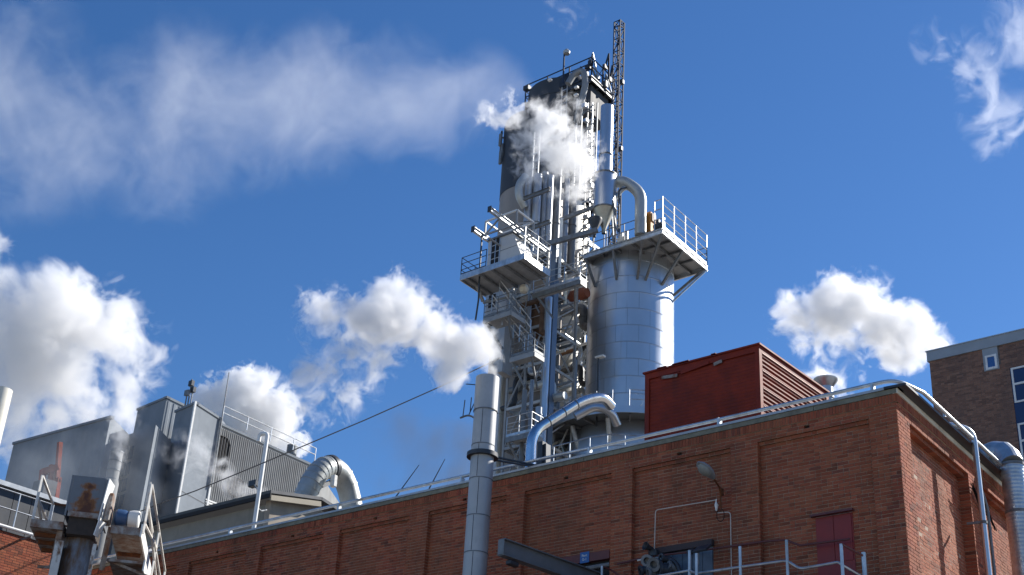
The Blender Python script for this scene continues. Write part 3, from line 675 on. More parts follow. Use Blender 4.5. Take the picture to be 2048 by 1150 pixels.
def oval(name, cx_, cy_, w_, h_, label, nb):
    c = on_hall(cx_, cy_, .1); t = thing(name, c, label, 'louvre'); n = 28
    wr = abs((on_hall(cx_ + w_ / 2, cy_, .1) - c).dot(dr2)); hr = abs(on_hall(cx_, cy_ - h_ / 2, .1).z - c.z)
    def ringp(k, o): 
        a = 2 * math.pi * k / n; ca, sa = math.cos(a), math.sin(a); e = .7
        return c + dr2 * wr * math.copysign(abs(ca) ** e, ca) + Z * hr * math.copysign(abs(sa) ** e, sa) + nr2 * o
    MB().add([ringp(k, .06) for k in range(n)], [tuple(range(n))[::-1]]).build('dark_opening', BLACK, t)
    MB().tube([ringp(k, .1) for k in range(n)] + [ringp(0, .1)], .05, 6).build('rim', BLACK, t, smooth=True)
    for i in range(nb):
        u = -1 + 2 * (i + .5) / nb; hh = hr * (1 - abs(u) ** 2.5) ** .5 * .98
        MB().beam(c + dr2 * wr * u + Z * hh + nr2 * .14, c + dr2 * wr * u - Z * hh + nr2 * .14, .05, .08).build('bar', DARK, t)
oval('wall_louvre', 441, 909, 33, 76, 'tall dark oval louvre with vertical bars on the corrugated hall', 6)
oval('wall_louvre', 470, 974, 34, 38, 'squat round-topped dark louvre low on the corrugated hall, behind the drifting steam', 6)
for k in range(3): MB().box(on_hall(410 + 0, 1000 + k * 5, .3), dr2 * 2.6, nr2 * .1, Z * .12).build('louvre_slat', WHITE, ch_)
rd = at(444, 846, hq - .3); MBt = thing('lightning_rod', rd, 'thin tall lightning rod on the corner of the grey factory block', 'rod')
MB().tube([vz(rd, rd.z - 6), at(458, 745, hq - .3)], .07, 6, rs=[.09, .05]).build('rod', STEEL, MBt)
for i, (px, py, h_) in enumerate([(377, 800, 2.0), (371, 806, 1.2), (382, 803, 1.4)]):
    p = at(px, py, 116); 
    if i == 0: an = thing('roof_antenna', p, 'small cluster of antennas and a lamp on the factory roof', 'antenna')
    MB().tube([p - Z * 1, p + Z * h_], .07, 6).build('mast', STEEL, an); MB().cbox(p + Z * (h_ * .8), .5, .3, .5).build('unit', [DARK, STEEL][i % 2], an)
sc_ = on_hall(583, 905, -1.2); t = thing('roof_stub', sc_, 'short round grey vent stub on the corrugated hall roof where dense steam rises', 'vent'); MB().lathe(sc_, [(0, -.3), (.5, -.3), (.5, .7), (.42, .7), (.42, .3), (0, .3)], 16).build('stub', STEEL, t, smooth=True)
ck = at(234, 905, 105); t = thing('factory_stack', vz(ck, 0), 'short silver ribbed stack between the two grey factory blocks', 'chimney'); r_ = rad(12, ck)
MB().lathe(vz(ck, 0), [(r_ * 1.2, 0), (r_ * 1.2, at(234, 968, 105).z), (r_, at(234, 960, 105).z), (r_, ck.z), (r_ * .9, ck.z), (r_ * .9, ck.z - 1), (0, ck.z - 1)], 20).build('stack_body', FACT2, t, smooth=True)
for k in range(5): MB().lathe(vz(ck, ck.z - .05 - k * .75), [(r_, 0), (r_ * 1.06, .02), (r_ * 1.06, .12), (r_, .14)], 20).build('stack_band', STEEL, t)
rg = at(118, 920, 100); t = thing('red_gantry', vz(rg, 0), 'dark red gantry just visible through the haze before the left grey hall', 'gantry')
for (xa, ya, xb, yb, w_) in ((120, 885, 114, 960, .30), (116, 935, 84, 945, .45), (86, 940, 80, 1000, .35), (120, 960, 84, 975, .3), (104, 930, 98, 1000, .3), (118, 955, 110, 1010, .3)):
    MB().beam(at(xa, ya, 99), at(xb, yb, 99), w_).build('beam', REDP, t)
MB().cbox(at(88, 980, 98.6), 1.5, 1, 1.2).build('hoist_cab', DARK, t)

# ---- shed between the brick wall and the factory
k0 = at(542, 986, 50); kl = k0 + X * reach(k0, X, px=215); g_ = reach(k0, Y, px=641); ap = k0 + Y * g_; ap = ap + Z * reach(ap, Z, py=1000)
sh = thing('grey_shed', vz(k0, 0), 'low rendered grey shed with a black-edged pitched roof behind the brick wall', 'building')
iw = .35
MB().box(vz(kl, 0) + Y * iw, X * (k0.x - kl.x - iw - .31), Y * .3, Z * (k0.z - .25)).build('wall', RENDER, sh)
gx = k0.x - iw; yb = k0.y + 2 * g_
MB().add([(gx, k0.y + iw, 0), (gx, yb - iw, 0), (gx, yb - iw, k0.z - .1), (gx, ap.y, ap.z - .2), (gx, k0.y + iw, k0.z - .1), (gx - .3, k0.y + iw, 0), (gx - .3, yb - iw, 0), (gx - .3, yb - iw, k0.z - .1), (gx - .3, ap.y, ap.z - .2), (gx - .3, k0.y + iw, k0.z - .1)], [(0, 1, 2, 3, 4), (9, 8, 7, 6, 5), (0, 4, 9, 5), (1, 6, 7, 2)]).build('gable_wall', mat('sunlit_render', (.36, .31, .25), .85, dirt=((.25, .22, .18), 2, .5, .8)), sh)  # gable coloured lighter than the front wall to read as sunlit
def slope(a, b, c, d, th, nm, m):
    n_ = (b - a).cross(d - a).normalized(); n_ = n_ if n_.z > 0 else -n_
    MB().add([a, b, c, d, a + n_ * th, b + n_ * th, c + n_ * th, d + n_ * th], [(0, 3, 2, 1), (4, 5, 6, 7), (0, 1, 5, 4), (1, 2, 6, 5), (2, 3, 7, 6), (3, 0, 4, 7)]).build(nm, m, sh)
slope(kl, k0, V((k0.x, ap.y, ap.z)), V((kl.x, ap.y, ap.z)), .12, 'roof', DARK)
slope(V((kl.x, yb, k0.z)), V((k0.x, yb, k0.z)), V((k0.x, ap.y, ap.z)), V((kl.x, ap.y, ap.z)), .12, 'roof', DARK)
MB().beam(k0 + V((-.05, .05, -.16)), V((k0.x - .05, ap.y, ap.z - .16)), .08, .2).build('verge_board', mat('beige_board', (.33, .29, .22), .7), sh)
MB().box(kl + V((0, -.02, -.16)), X * (k0.x - kl.x), Y * .06, Z * .16).build('gutter', BLACK, sh)
gp = at(507, 1060, 46); gt = at(534, 872, 46)
pipe('gooseneck_pipe', [vz(gp, gp.z - 4), vz(gp, gt.z + .1), vz(gp, gt.z + .1) - X * .28 - Y * .12, vz(gp, gt.z - .2) - X * .28 - Y * .12], .075, WHITE, 'slim pale gooseneck vent pipe standing before the grey shed, hooked at the top', bend=.13)
t = thing('pipe_stay', at(516, 1017, 46), 'small curved stay holding the gooseneck pipe to the shed', 'bracket'); MB().tube(fillet([at(512, 1014, 46.1), at(522, 1022, 46.5), at(533, 1020, 47.5)], .1), .03, 6).build('arm', STEEL, t)
lamp_c = at(508, 968, 60); t = thing('floodlight', lamp_c, 'small dark floodlight on a stay above the shed roof left of the arched duct', 'floodlight'); MB().cbox(lamp_c, .5, .3, .3).build('lamp_housing', DARK, t, bevel=.03); MB().tube([lamp_c, at(518, 984, 58)], .03, 6).build('arm', STEEL, t)

# ---- arched duct
ad = thing('arched_duct', at(650, 1000, 80), 'fat pale arched duct with a dark flange, rising behind the gable end of the shed', 'duct')
ap_ = fillet([at(603, 1015, 80), at(638, 938, 80), at(657, 921, 80.5), at(664, 926, 81)], 1.2, 5); r_ = rad(22.5, ap_[0])
def arch(pts): 
    o = []
    for i in range(len(pts) - 1):
        for k in range(4): o.append(pts[i].lerp(pts[i + 1], k / 4))
    o.append(pts[-1]); return o
L1 = [at(x, y, d) for x, y, d in ((598, 1030, 80), (611, 990, 80), (623, 965, 80), (635, 946, 80.2), (648, 936, 80.5), (661, 934, 81))]
L2 = [at(x, y, d) for x, y, d in ((661, 934, 81), (674, 939, 81.5), (685, 952, 82), (694, 972, 82.3), (701, 998, 82.5), (706, 1025, 82.5))]
MB().tube(fillet(L1, 1.0, 3), r_, 24).build('left_leg', DUCTP, ad, smooth=True); MB().tube(fillet(L2, 1.0, 3), r_ * .97, 24).build('right_leg', DUCTP, ad, smooth=True)
for i in range(1, 6):
    p = L1[i]; d_ = (L1[min(5, i + 1)] - L1[i - 1]).normalized(); m_ = DARK if i == 5 else DUCTP; w_ = .16 if i == 5 else .06
    MB().tube([p - d_ * w_, p + d_ * w_], r_ * (1.09 if i == 5 else 1.03), 24).build('flange' if i == 5 else 'rib', m_, ad, smooth=True)
for i in range(0, 5):
    p = L1[i].lerp(L1[i + 1], .5); d_ = (L1[i + 1] - L1[i]).normalized(); MB().tube([p - d_ * .05, p + d_ * .05], r_ * 1.03, 24).build('rib', DUCTP, ad, smooth=True)
for i in (2, 3): p = L2[i]; d_ = (L2[i + 1] - L2[i - 1]).normalized(); MB().tube([p - d_ * .04, p + d_ * .04], r_ * 1.0, 24).build('rib', DUCTP, ad, smooth=True)
MB().beam(at(642, 972, 80.5), at(668, 962, 81.5), .3, .25).build('cross_tie', DARK, ad)
for px, py in ((668, 957), (667, 968)): MB().cbox(at(px, py, 80), .35, .3, .4).build('fixing_box', WHITE, ad, bevel=.04)
dm = at(600, 1035, 90); t = thing('domed_tank', vz(dm, 0), 'dark grey domed tank top behind the foot of the arched duct', 'tank'); r_ = rad(52, dm)
MB().lathe(vz(dm, dm.z), [(r_, -12), (r_, 0)] + [(r_ * math.cos(a), r_ * .85 * math.sin(a)) for a in np.linspace(.1, math.pi / 2, 10)], 36).build('tank_shell', mat('tank_grey', (.17, .18, .19), .6, .2), t, smooth=True)

# ---- pale chimney cut by the left edge
wc = at(-2, 800, 49); t = thing('pale_chimney', vz(wc, 0), 'bright pale round chimney cut off by the left edge of the picture', 'chimney'); r_ = rad(20.5, wc); ztp = at(0, 779, 49).z
MB().lathe(vz(wc, 0), [(r_, 0), (r_, ztp), (r_ * .92, ztp), (r_ * .92, ztp - 1.5), (0, ztp - 1.5)], 32).build('stack_body', CREAM, t, smooth=True)

# ---- cable across the yard
t = thing('overhead_cable', at(262, 1030, 32), 'black overhead cable slanting up from the rusty hopper tower towards the tall process tower', 'cable')
cps = [(262, 1030), (320, 1007), (390, 982), (490, 941), (590, 899), (730, 840), (872, 777), (1000, 716)]
MB().tube([at(x, y, 30 + 38 * (x - 262) / 738) for x, y in cps], .035, 6, rs=[.012, .014, .016, .018, .021, .024, .027, .03]).build('cable_run', CABLE, t, smooth=True)
for i, (xa, ya, xb, yb) in enumerate([(787, 1000, 838, 930), (858, 978, 890, 918)]):
    t = thing('antenna_rod', at(xa, ya, 44), ['longer, left rod antenna of the thin pair leaning on the roof edge', 'shorter, right rod antenna of the thin pair, nearer the chimney pipe'][i], 'antenna')
    MB().tube([at(xa, ya, 44), at(xb, yb, 44)], .02, 6, rs=[.025, .012]).build('rod', DARK, t)
t = thing('chimney_antenna', at(945, 830, 50), 'spidery aerial with thin rods on a curved bracket left of the chimney pipe', 'antenna')
MB().tube(fillet([at(920, 836, 50), at(938, 829, 50), at(955, 840, 50)], .3), .04, 6).build('arm', STEEL, t)
for a, b in (((938, 829), (952, 800)), ((926, 832), (930, 800)), ((932, 768), (955, 770)), ((940, 826), (943, 795)), ((952, 770), (952, 840))): MB().tube([at(*a, 50), at(*b, 50)], .022, 5).build('rod', DARK, t)

# ================================================================ LEFT BRICK BUILDING
lp = at(60, 985, 42); LX = lp.x; lt = lp.z
def onl(px, py, o=0.): d = ray(px, py); tt = (LX + o) / d[0]; return V(C + d * tt)
y0 = onl(-40, 950).y; y1 = onl(150, 1018).y
b3 = thing('left_brick_building', V((LX, y0, 0)), 'old brick building with a dark sheet metal upper wall in the bottom left corner', 'building')
zbk = onl(60, 1078).z
OL = V((LX, y0, 0)); bricks = []; mm = MB(); BD[0] = .03
zl3 = []; z = zbk - TH
while z > onl(0, 1150).z - .8: zl3.append(z); z -= TH
# this wall faces +x: courses run along +y
lay(OL, Y, X, zl3, lambda z: [(0, y1 - y0, 0)], bricks, mm)
mm.build('mortar_joints', MORTAR, b3); lay_out(b3, bricks, BRICK, 120)
MB().box((LX - 10, y0, 0), X * 9.98, Y * (y1 - y0), Z * (lt - .05)).build('wall_core', MORTAR, b3)
MB().box((LX - .03, y0, 0), X * .035, Y * (y1 - y0), Z * zl3[-1]).build('lower_wall', BRICK, b3)
SHT = mat('dark_sheet', (.055, .06, .07), .5, .2, noise=.15, scale=2, dirt=((.08, .08, .08), 2, .5, .8, .3))
u = y0
while u < y1: MB().box((LX - .02, u, zbk), X * .07, Y * .58, Z * (lt - zbk - .1)).build('cladding_sheet', SHT, b3); u += .6
MB().box((LX - 10, y0, lt - .1), X * 10.2, Y * (y1 - y0), Z * .14).build('roof_edge', ZINC, b3)
lr = thing('roof_walkway', V((LX + .6, y0, zbk)), 'light steel walkway railing running along the dark upper wall of the left brick building', 'railing')
ra, rb_ = onl(0, 1050, .55), onl(92, 1082, .55); rb_ = V((ra.x, rb_.y, ra.z)); ra0 = ra - Y * 3
rail(lr, [ra0, rb_], 1.05, 2, 1.25, .022, GALV, kick=False)
MB().tube([ra0, rb_], .05, 8).build('lower_pipe', WHITE, lr, smooth=True)
u = ra0.y + .3
while u < rb_.y: MB().beam((LX, u, ra.z - .08), (ra.x + .03, u, ra.z - .08), .05, .06).build('bracket', STEEL, lr); u += 1.25

# ================================================================ RUSTY HOPPER TOWER, LEFT FOREGROUND
def hz(u, v): d = M @ np.array([u - W / 2, v - H / 2, F]); d[2] = 0; return V(d / np.linalg.norm(d))
HA = hz(19743, 3106); HB = Z.cross(HA)
HO = at(170, 1024, 26); k_ = rad(1, HO)
def q(a, b, z): return HO + HA * (a * k_) + HB * b + Z * (z * k_ * 1.08)
def pa(px, py, b=0.):                        # point of the hopper's own front plane (b metres behind it) seen at a pixel
    d = ray(px, py); n = np.array(HB); tt = ((np.array(HO) + n * b - C) @ n) / (d @ n); return V(C + d * tt)
ht = thing('hopper_tower', vz(HO, 0), 'rust-stained hopper head with two side platforms on a peeling steel column, bottom left foreground', 'hopper')
def plate(pts, th, nm, m, par=None):
    pts = [V(p) for p in pts]; n_ = (pts[1] - pts[0]).cross(pts[2] - pts[0]).normalized() * th
    n = len(pts); return MB().add(pts + [p + n_ for p in pts], [tuple(range(n)), tuple(range(2 * n - 1, n - 1, -1))] + [(i, i + n, (i + 1) % n + n, (i + 1) % n) for i in range(n)]).build(nm, m, par or ht)
hw = [pa(134, 1022), pa(200, 1026), pa(219, 958), pa(151, 950)]
zb_ = (hw[0].z + hw[1].z) / 2; zt_ = (hw[2].z + hw[3].z) / 2; a0_ = (hw[0] - HO).dot(HA); a1_ = (hw[1] - HO).dot(HA)
def hb(a, b, z): return V((HO.x, HO.y, 0)) + HA * a + HB * b + Z * z
depth = 1.15
PL = mat('hopper_plate', (.16, .175, .195), .55, .2, noise=.12, scale=4, dirt=((.16, .10, .06), 5, .60, .75))
fplate = MB().box(hb(a0_, 0, zb_), HA * (a1_ - a0_), HB * .03, Z * (zt_ - zb_)).build('front_plate', PL, ht)
MB().box(hb(a1_ + .005, .0, zb_ - .05), HA * .03, HB * depth, Z * (zt_ - zb_ + .03)).build('side_plate', PL, ht)
plate([pa(220, 957, -.05), pa(230, 972, .25), pa(203, 1052, .25), pa(197, 1040, -.05)], .02, 'side_door', WHITE); plate([pa(199, 1040, -.08), pa(213, 1046, .2), pa(196, 1076, .2), pa(188, 1070, -.08)], .02, 'side_door', WHITE)
MB().box(hb(a0_ - .04, 0, zb_ - .1), HA * .035, HB * depth, Z * (zt_ - zb_ + .1)).build('side_plate', PL, ht)
MB().box(hb(a0_, depth - .04, zb_), HA * (a1_ - a0_), HB * .03, Z * (zt_ - zb_)).build('back_plate', PL, ht)
def blob(cx_, cy_, w_, h_, seed, m=RUST):
    r = np.random.RandomState(seed); n = 40; ph_ = r.rand(5) * 6.28; c = pa(cx_, cy_, -.005); pts = []
    for i in range(n):
        a = 2 * math.pi * i / n; e = 1 + .10 * math.sin(3 * a + ph_[0]) + .08 * math.sin(5 * a + ph_[1]) + .05 * math.sin(9 * a + ph_[2]) + .04 * math.sin(14 * a + ph_[3])
        pts.append(c + HA * (k_ * w_ / 2 * e * math.cos(a)) + Z * (k_ * h_ / 2 * e * math.sin(a)))
    MB().add(pts, [tuple(range(n))]).build('rust_stain', m, ht)
def rust_plate(o_):
    m = PL.copy(); m.name = 'hopper_plate_rust'; t = m.node_tree; N = t.nodes.new; L = t.links.new; bs = t.nodes['Principled BSDF']
    src = bs.inputs['Base Color'].links[0].from_socket; g = N('ShaderNodeNewGeometry'); nz = N('ShaderNodeTexNoise'); nz.inputs['Scale'].default_value = 9; nz.inputs['Detail'].default_value = 9; nz.inputs['Roughness'].default_value = .7; L(g.outputs['Position'], nz.inputs['Vector'])
    acc = None
    for (px, py, w, h) in ((172, 1014, 24, 20), (174, 994, 12, 20), (179, 974, 17, 8), (170, 1024, 30, 8)):
        c = pa(px, py); v = N('ShaderNodeVectorMath'); v.operation = 'SUBTRACT'; L(g.outputs['Position'], v.inputs[0]); v.inputs[1].default_value = c
        u = N('ShaderNodeVectorMath'); u.operation = 'DOT_PRODUCT'; L(v.outputs[0], u.inputs[0]); u.inputs[1].default_value = HA / (w * k_)
        z_ = N('ShaderNodeVectorMath'); z_.operation = 'DOT_PRODUCT'; L(v.outputs[0], z_.inputs[0]); z_.inputs[1].default_value = (0, 0, 1 / (h * k_ * 1.1))
        cb_ = N('ShaderNodeCombineXYZ'); L(u.outputs['Value'], cb_.inputs[0]); L(z_.outputs['Value'], cb_.inputs[1]); ln = N('ShaderNodeVectorMath'); ln.operation = 'LENGTH'; L(cb_.outputs[0], ln.inputs[0])
        k = N('ShaderNodeMath'); k.operation = 'SUBTRACT'; k.inputs[0].default_value = 1.0; L(ln.outputs['Value'], k.inputs[1])
        if acc is None: acc = k.outputs[0]
        else: mxx = N('ShaderNodeMath'); mxx.operation = 'MAXIMUM'; L(acc, mxx.inputs[0]); L(k.outputs[0], mxx.inputs[1]); acc = mxx.outputs[0]
    ad = N('ShaderNodeMath'); ad.operation = 'MULTIPLY_ADD'; L(nz.outputs['Fac'], ad.inputs[0]); ad.inputs[1].default_value = 2.2; ad.inputs[2].default_value = -1.0
    sm = N('ShaderNodeMath'); sm.operation = 'ADD'; L(acc, sm.inputs[0]); L(ad.outputs[0], sm.inputs[1])
    cr = N('ShaderNodeValToRGB'); cr.color_ramp.elements[0].position = .02; cr.color_ramp.elements[1].position = .45; L(sm.outputs[0], cr.inputs[0])
    rc2 = N('ShaderNodeValToRGB'); e = rc2.color_ramp.elements; e[0].color = (.30, .12, .03, 1); e[1].color = (.09, .03, .015, 1); e[0].position = .1; e[1].position = .9; L(sm.outputs[0], rc2.inputs[0])
    mx = N('ShaderNodeMix'); mx.data_type = 'RGBA'; L(cr.outputs[0], mx.inputs[0]); L(src, mx.inputs[6]); L(rc2.outputs[0], mx.inputs[7]); L(mx.outputs[2], bs.inputs['Base Color'])
    o_.data.materials[0] = m
rust_plate(fplate)
MB().box(hb(a0_ + .05, .06, zb_ - .42), HA * (a1_ - a0_ - .1), HB * (depth - .15), Z * .45).build('throat', mat('throat_shade', (.04, .03, .025), .8, noise=.4, scale=6), ht)  # solid box coloured near black for the shade inside the opening
MB().box(hb(a0_ + .02, .0, zb_ - .10), HA * (a1_ - a0_ - .04), HB * .05, Z * .1).build('throat_lip', RUSTY, ht)
cxm = (a0_ + a1_) / 2 - .02; cc = hb(cxm, .55, 0); r_ = .30
MB().lathe(cc, [(r_, 0), (r_, zb_ - .4)], 28).build('column', mat('column_paint', (.18, .195, .23), .42, .4, noise=.25, scale=3, dirt=((.13, .075, .045), 2.6, .42, .56, .35)), ht, smooth=True)
for sgn in (-1, 1): MB().box(hb(cxm + sgn * .34 - .05, .12, 0), HA * (.15 if sgn < 0 else .07), HB * .05, Z * (zb_ - .55)).build('column_flange', PEEL, ht)
MB().box(hb(cxm - .36, .16, 0), HA * .05, HB * .7, Z * (zb_ - .6)).build('column_web', PEEL, ht)
# side platforms
def platform(axa, axb, pz, bd, nm, back_len=None):
    MB().box(hb(axa, 0, pz - .15), HA * (axb - axa), HB * bd, Z * .15).build(nm, RUSTY, ht)
    for k in range(3): MB().box(hb(axa + .05, bd * (.2 + .3 * k), pz - .22), HA * (axb - axa - .1), HB * .06, Z * .07).build('floor_joist', RUST, ht)
pl = pa(63, 1037); pr = pa(128, 1042); plz = pl.z; al = (pl - HO).dot(HA); alr = (pr - HO).dot(HA)
bl = reach(pa(89, 951), HB, px=110); bl = min(max(bl, .5), 3.5)
platform(al, alr, plz, bl, 'left_platform')
RS = mat('rusty_white_rail', (.62, .60, .56), .55, noise=.15, scale=6, dirt=((.25, .11, .05), 7, .56, .72, 1))
pt = pa(89, 951); rh_ = pt.z - plz
def bars(prs, r=.022, nm='rail_bar', m=RS):
    for a, b in prs: MB().beam(a, b, r * 2, r * 1.3).build(nm, m, ht)
A0 = al + .02
bars([(hb(A0, .02, plz), hb(A0, .02, plz + rh_)), (hb(A0, bl, plz), hb(A0, bl, plz + rh_))], nm='rail_post')
bars([(hb(A0, .02, plz + rh_), hb(A0, bl, plz + rh_)), (hb(A0, .02, plz + rh_ * .5), hb(A0, bl, plz + rh_ * .5)), (hb(A0, .02, plz + rh_ * .5), hb(A0, bl, plz + .05))])
bars([(hb(A0, bl, plz + rh_), hb(alr, bl, plz + rh_)), (hb(A0, bl, plz + rh_ * .5), hb(alr, bl, plz + rh_ * .5))], nm='rear_rail_bar', m=RUST)
pl = pa(223, 1051); pr = pa(282, 1056); prz = pr.z; ar = (pl - HO).dot(HA); arr = (pr - HO).dot(HA)
tp = pa(304, 968); rh2 = tp.z - prz; br_ = reach(tp, HB, px=333); br_ = min(max(br_, .8), 6.5)
platform(ar, arr, prz, br_, 'right_platform')
MB().box(hb(arr + .002, -.02, prz - .17), HA * .03, HB * (br_ + .04), Z * .24).build('edge_plate', WHITE, ht)
MB().box(hb(ar + .05, .25, prz - .62), HA * (arr - ar + .1), HB * br_, Z * .05).build('lower_board', RUSTY, ht)
MB().box(hb(arr + .14, .2, prz - .75), HA * .03, HB * (br_ + .1), Z * .2).build('edge_plate', WHITE, ht)
A1 = arr + .05; b2_ = br_
bars([(hb(A1, .02, prz - .1), hb(A1, .02, prz + rh2)), (hb(A1, b2_ * .5, prz - .7), hb(A1, b2_ * .5, prz + rh2)), (hb(A1, b2_, prz - .9), hb(A1, b2_, prz + rh2))], nm='rail_post')
bars([(hb(A1, .02, prz + rh2), hb(A1, b2_, prz + rh2)), (hb(A1, .02, prz + rh2 * .55), hb(A1, b2_, prz + .05)), (hb(A1, .02, prz + .1), hb(A1, b2_ * .5, prz + rh2 * .6)), (hb(A1, .02, prz + rh2 * .52), hb(A1, b2_, prz + rh2 * .52))])
bars([(hb(ar + .1, b2_, prz + rh2), hb(A1, b2_, prz + rh2)), (hb(ar + .1, b2_, prz + rh2 * .45), hb(A1, b2_, prz + rh2 * .45))], r=.014, nm='rear_rail_bar', m=RUST)
MB().box(hb(A1 - .06, .1, prz + .45), HA * .03, HB * .2, Z * .5).build('notice_plate', RS, ht)
for a, b in (((122, 1052), (103, 1135)), ((222, 1054), (203, 1140))): MB().beam(pa(*a, .1), pa(*b, .45), .10, .08).build('brace', RUSTY, ht)
MB().beam(pa(215, 1120, .4), pa(300, 1155, .4), .05, .05).build('brace', RUSTY, ht)
MB().beam(pa(75, 1133, .5), pa(120, 1136, .5), .05, .05).build('brace', RUSTY, ht)
MB().box(pa(205, 1040, .15), HA * .12, HB * .4, Z * .55).build('hinge_box', RUSTY, ht, bevel=.02)
t = thing('winch_motor', pa(240, 1050, .35), 'blue electric motor with pale drum on the right platform of the rusty hopper', 'motor')
mc = pa(232, 1035, .4); MB().lathe(mc, [(0, -.02), (.13, -.02), (.16, .02), (.16, .16), (.13, .22), (0, .22)], 20, ax=HA).build('motor_body', mat('motor_blue', (.04, .09, .2), .45), t, smooth=True)
MB().lathe(mc + HA * .22, [(0, 0), (.10, 0), (.15, .02), (.17, .10), (.17, .2), (.15, .22), (0, .22)], 20, ax=HA).build('drum', WHITE, t, smooth=True)

# ================================================================ PROCESS TOWER GROUP
# ---- steel-clad silo built of ring panels
sc = at(1261, 650, 72); sr = rad(86, sc); sb_ = V((sc.x, sc.y, 0))
def zat(px, py, hd): return at(px, py, hd).z
szt = zat(1265, 487, 72 - sr) ; szb = zat(1258, 960, 72)
silo = thing('silo', sb_, 'big round shining steel-clad silo ringed with panel seams, right of the steel lattice', 'silo')
MB().lathe(sb_, [(sr - .03, 0), (sr - .03, szt - .02), (0, szt + .25)], 64).build('shell', STEEL, silo, smooth=True)
ph_ = 1.05; z = szt; row = 0; npan = 12
cladm = {}
while z > szb - 1:
    for k in range(npan):
        a0 = 2 * math.pi * (k + (.5 if row % 2 else 0)) / npan + .02; a1 = a0 + 2 * math.pi / npan
        key = 'p'
        if key not in cladm:
            me_ = MB().lathe(V((0, 0, 0)), [(sr - .028, -ph_ + .008), (sr + .002, -ph_ + .016), (sr + .002, -.05), (sr + .011, -.035), (sr + .011, -.006), (sr - .028, -.004)], 8, 0, 2 * math.pi / npan - .005)
            m3 = bpy.data.meshes.new('cladding_panel'); m3.from_pydata(me_.v, [], me_.f); m3.materials.append(STAIN); m3.polygons.foreach_set('use_smooth', [True] * len(m3.polygons))
            try: m3.set_sharp_from_angle(angle=math.radians(30))
            except Exception: pass
            cladm[key] = m3
        o = bpy.data.objects.new('cladding_panel', cladm[key]); COL.objects.link(o); o.parent = silo; o.location = (0, 0, z); o.rotation_euler = (rng.uniform(-.0012, .0012), rng.uniform(-.0012, .0012), a0)
    z -= ph_; row += 1

# ---- silo top platform
pc = at(1325, 458, 67); px0 = reach(pc, X, px=1168); py0 = reach(pc, S, px=1414)
plat = thing('silo_platform', pc, 'steel deck with tall railings overhanging the top of the round silo', 'platform')
deck = MB().box(pc + X * px0, X * (-px0), S * py0, Z * .10).build('deck', PAINTG, plat)
for a, b in ((pc + X * px0, pc), (pc, pc + S * py0), (pc + S * py0, pc + S * py0 + X * px0), (pc + X * px0, pc + X * px0 + S * py0)):
    MB().ibeam(a - Z * .14, b - Z * .14, .12, .30).build('edge_beam', GALV, plat)
n = 5
for i in range(1, n): 
    a = pc + X * (px0 * i / n); MB().ibeam(a - Z * .12, a + S * py0 - Z * .12, .1, .22).build('floor_beam', STEEL, plat)
for i in range(1, 4): 
    a = pc + S * (py0 * i / 4); MB().beam(a - Z * .09, a + X * px0 - Z * .09, .08, .14).build('floor_beam', STEEL, plat)
def brk(a, zdrop, nm='knee_brace'):
    d_ = (sb_ - V((a.x, a.y, 0))); d_.z = 0; L_ = d_.length - sr; p = a + d_.normalized() * max(.1, L_); MB().beam(a - Z * .25, V((p.x, p.y, a.z - zdrop)), .13, .13).build(nm, STEEL, plat)
for a in (pc + X * px0 * .62, pc + X * px0 * .25, pc, pc + S * py0 * .45, pc + S * py0 * .95, pc + X * px0 * .98): brk(a - X * 0, 1.9)
b0 = pc + S * py0 * .98
MB().beam(b0 - Z * .3, vz(sb_ + SN * sr * .9 + S * .5, pc.z - 2.7), .1).build('knee_brace', GALV, plat)
rail(plat, [pc + X * .0 + Z * .1, pc + S * py0 + Z * .1], 2.05, 4, 1.2, .03, GALV)
rail(plat, [pc + S * py0 + Z * .1, pc + S * py0 + X * px0 * .55 + Z * .1], 1.2, 3, 1.2, .03, STEEL)
rail(plat, [pc + X * px0 + Z * .1, pc + X * px0 * .22 + Z * .1], 1.1, 2, 1.3, .028, STEEL, kick=False)
rail(plat, [pc + X * px0 * .1 + Z * .1, pc + Z * .1], 1.9, 3, 1.2, .028, GALV, kick=False)
# stuff standing on it
def onp(px, py=None, b=.6):                 # spot on the deck, b metres behind the front edge
    a = pc + S * b + Z * .1; return a + X * reach(a, X, px=px)
oc = onp(1299, b=.7)
t = thing('orange_cabinet', oc, 'rusty orange cabinet on the silo platform right of the silver elbow duct', 'cabinet'); MB().cbox(oc + Z * .85, .52, .6, 1.6).build('cabinet_body', ORANGE, t, bevel=.03); MB().cbox(oc + Z * .85 - Y * .31, .42, .02, 1.4).build('door', ORANGE, t); MB().cbox(oc + Z * 1.3 + X * .27, .1, .4, .5).build('side_box', RUSTY, t)
for i, (px, s_, lab) in enumerate([(1319, .42, 'dark pump motor on the silo platform next to the orange cabinet'), (1246, .36, 'small pale valve motor on the silo platform left of the elbow duct')]):
    p = onp(px, b=.5 + .1 * i); t = thing('pump_motor', p, lab, 'motor'); m_ = [DARK, WHITE][i]
    MB().lathe(p + Z * .45 - X * .3, [(0, 0), (s_ * .55, 0), (s_ * .6, .1), (s_ * .6, .45), (s_ * .4, .55), (0, .55)], 16, ax=X).build('motor_body', m_, t, smooth=True)
    MB().cbox(p + Z * .1, .6, .5, .2).build('base_frame', STEEL, t); MB().tube([p + Z * .3 + X * .25, p + Z * .95 + X * .25], .1, 10).build('pump_head', GALV, t, smooth=True)
    MB().cbox(p + Z * .8 - X * .1, .2, .2, .3).build('terminal_box', m_, t, bevel=.02)
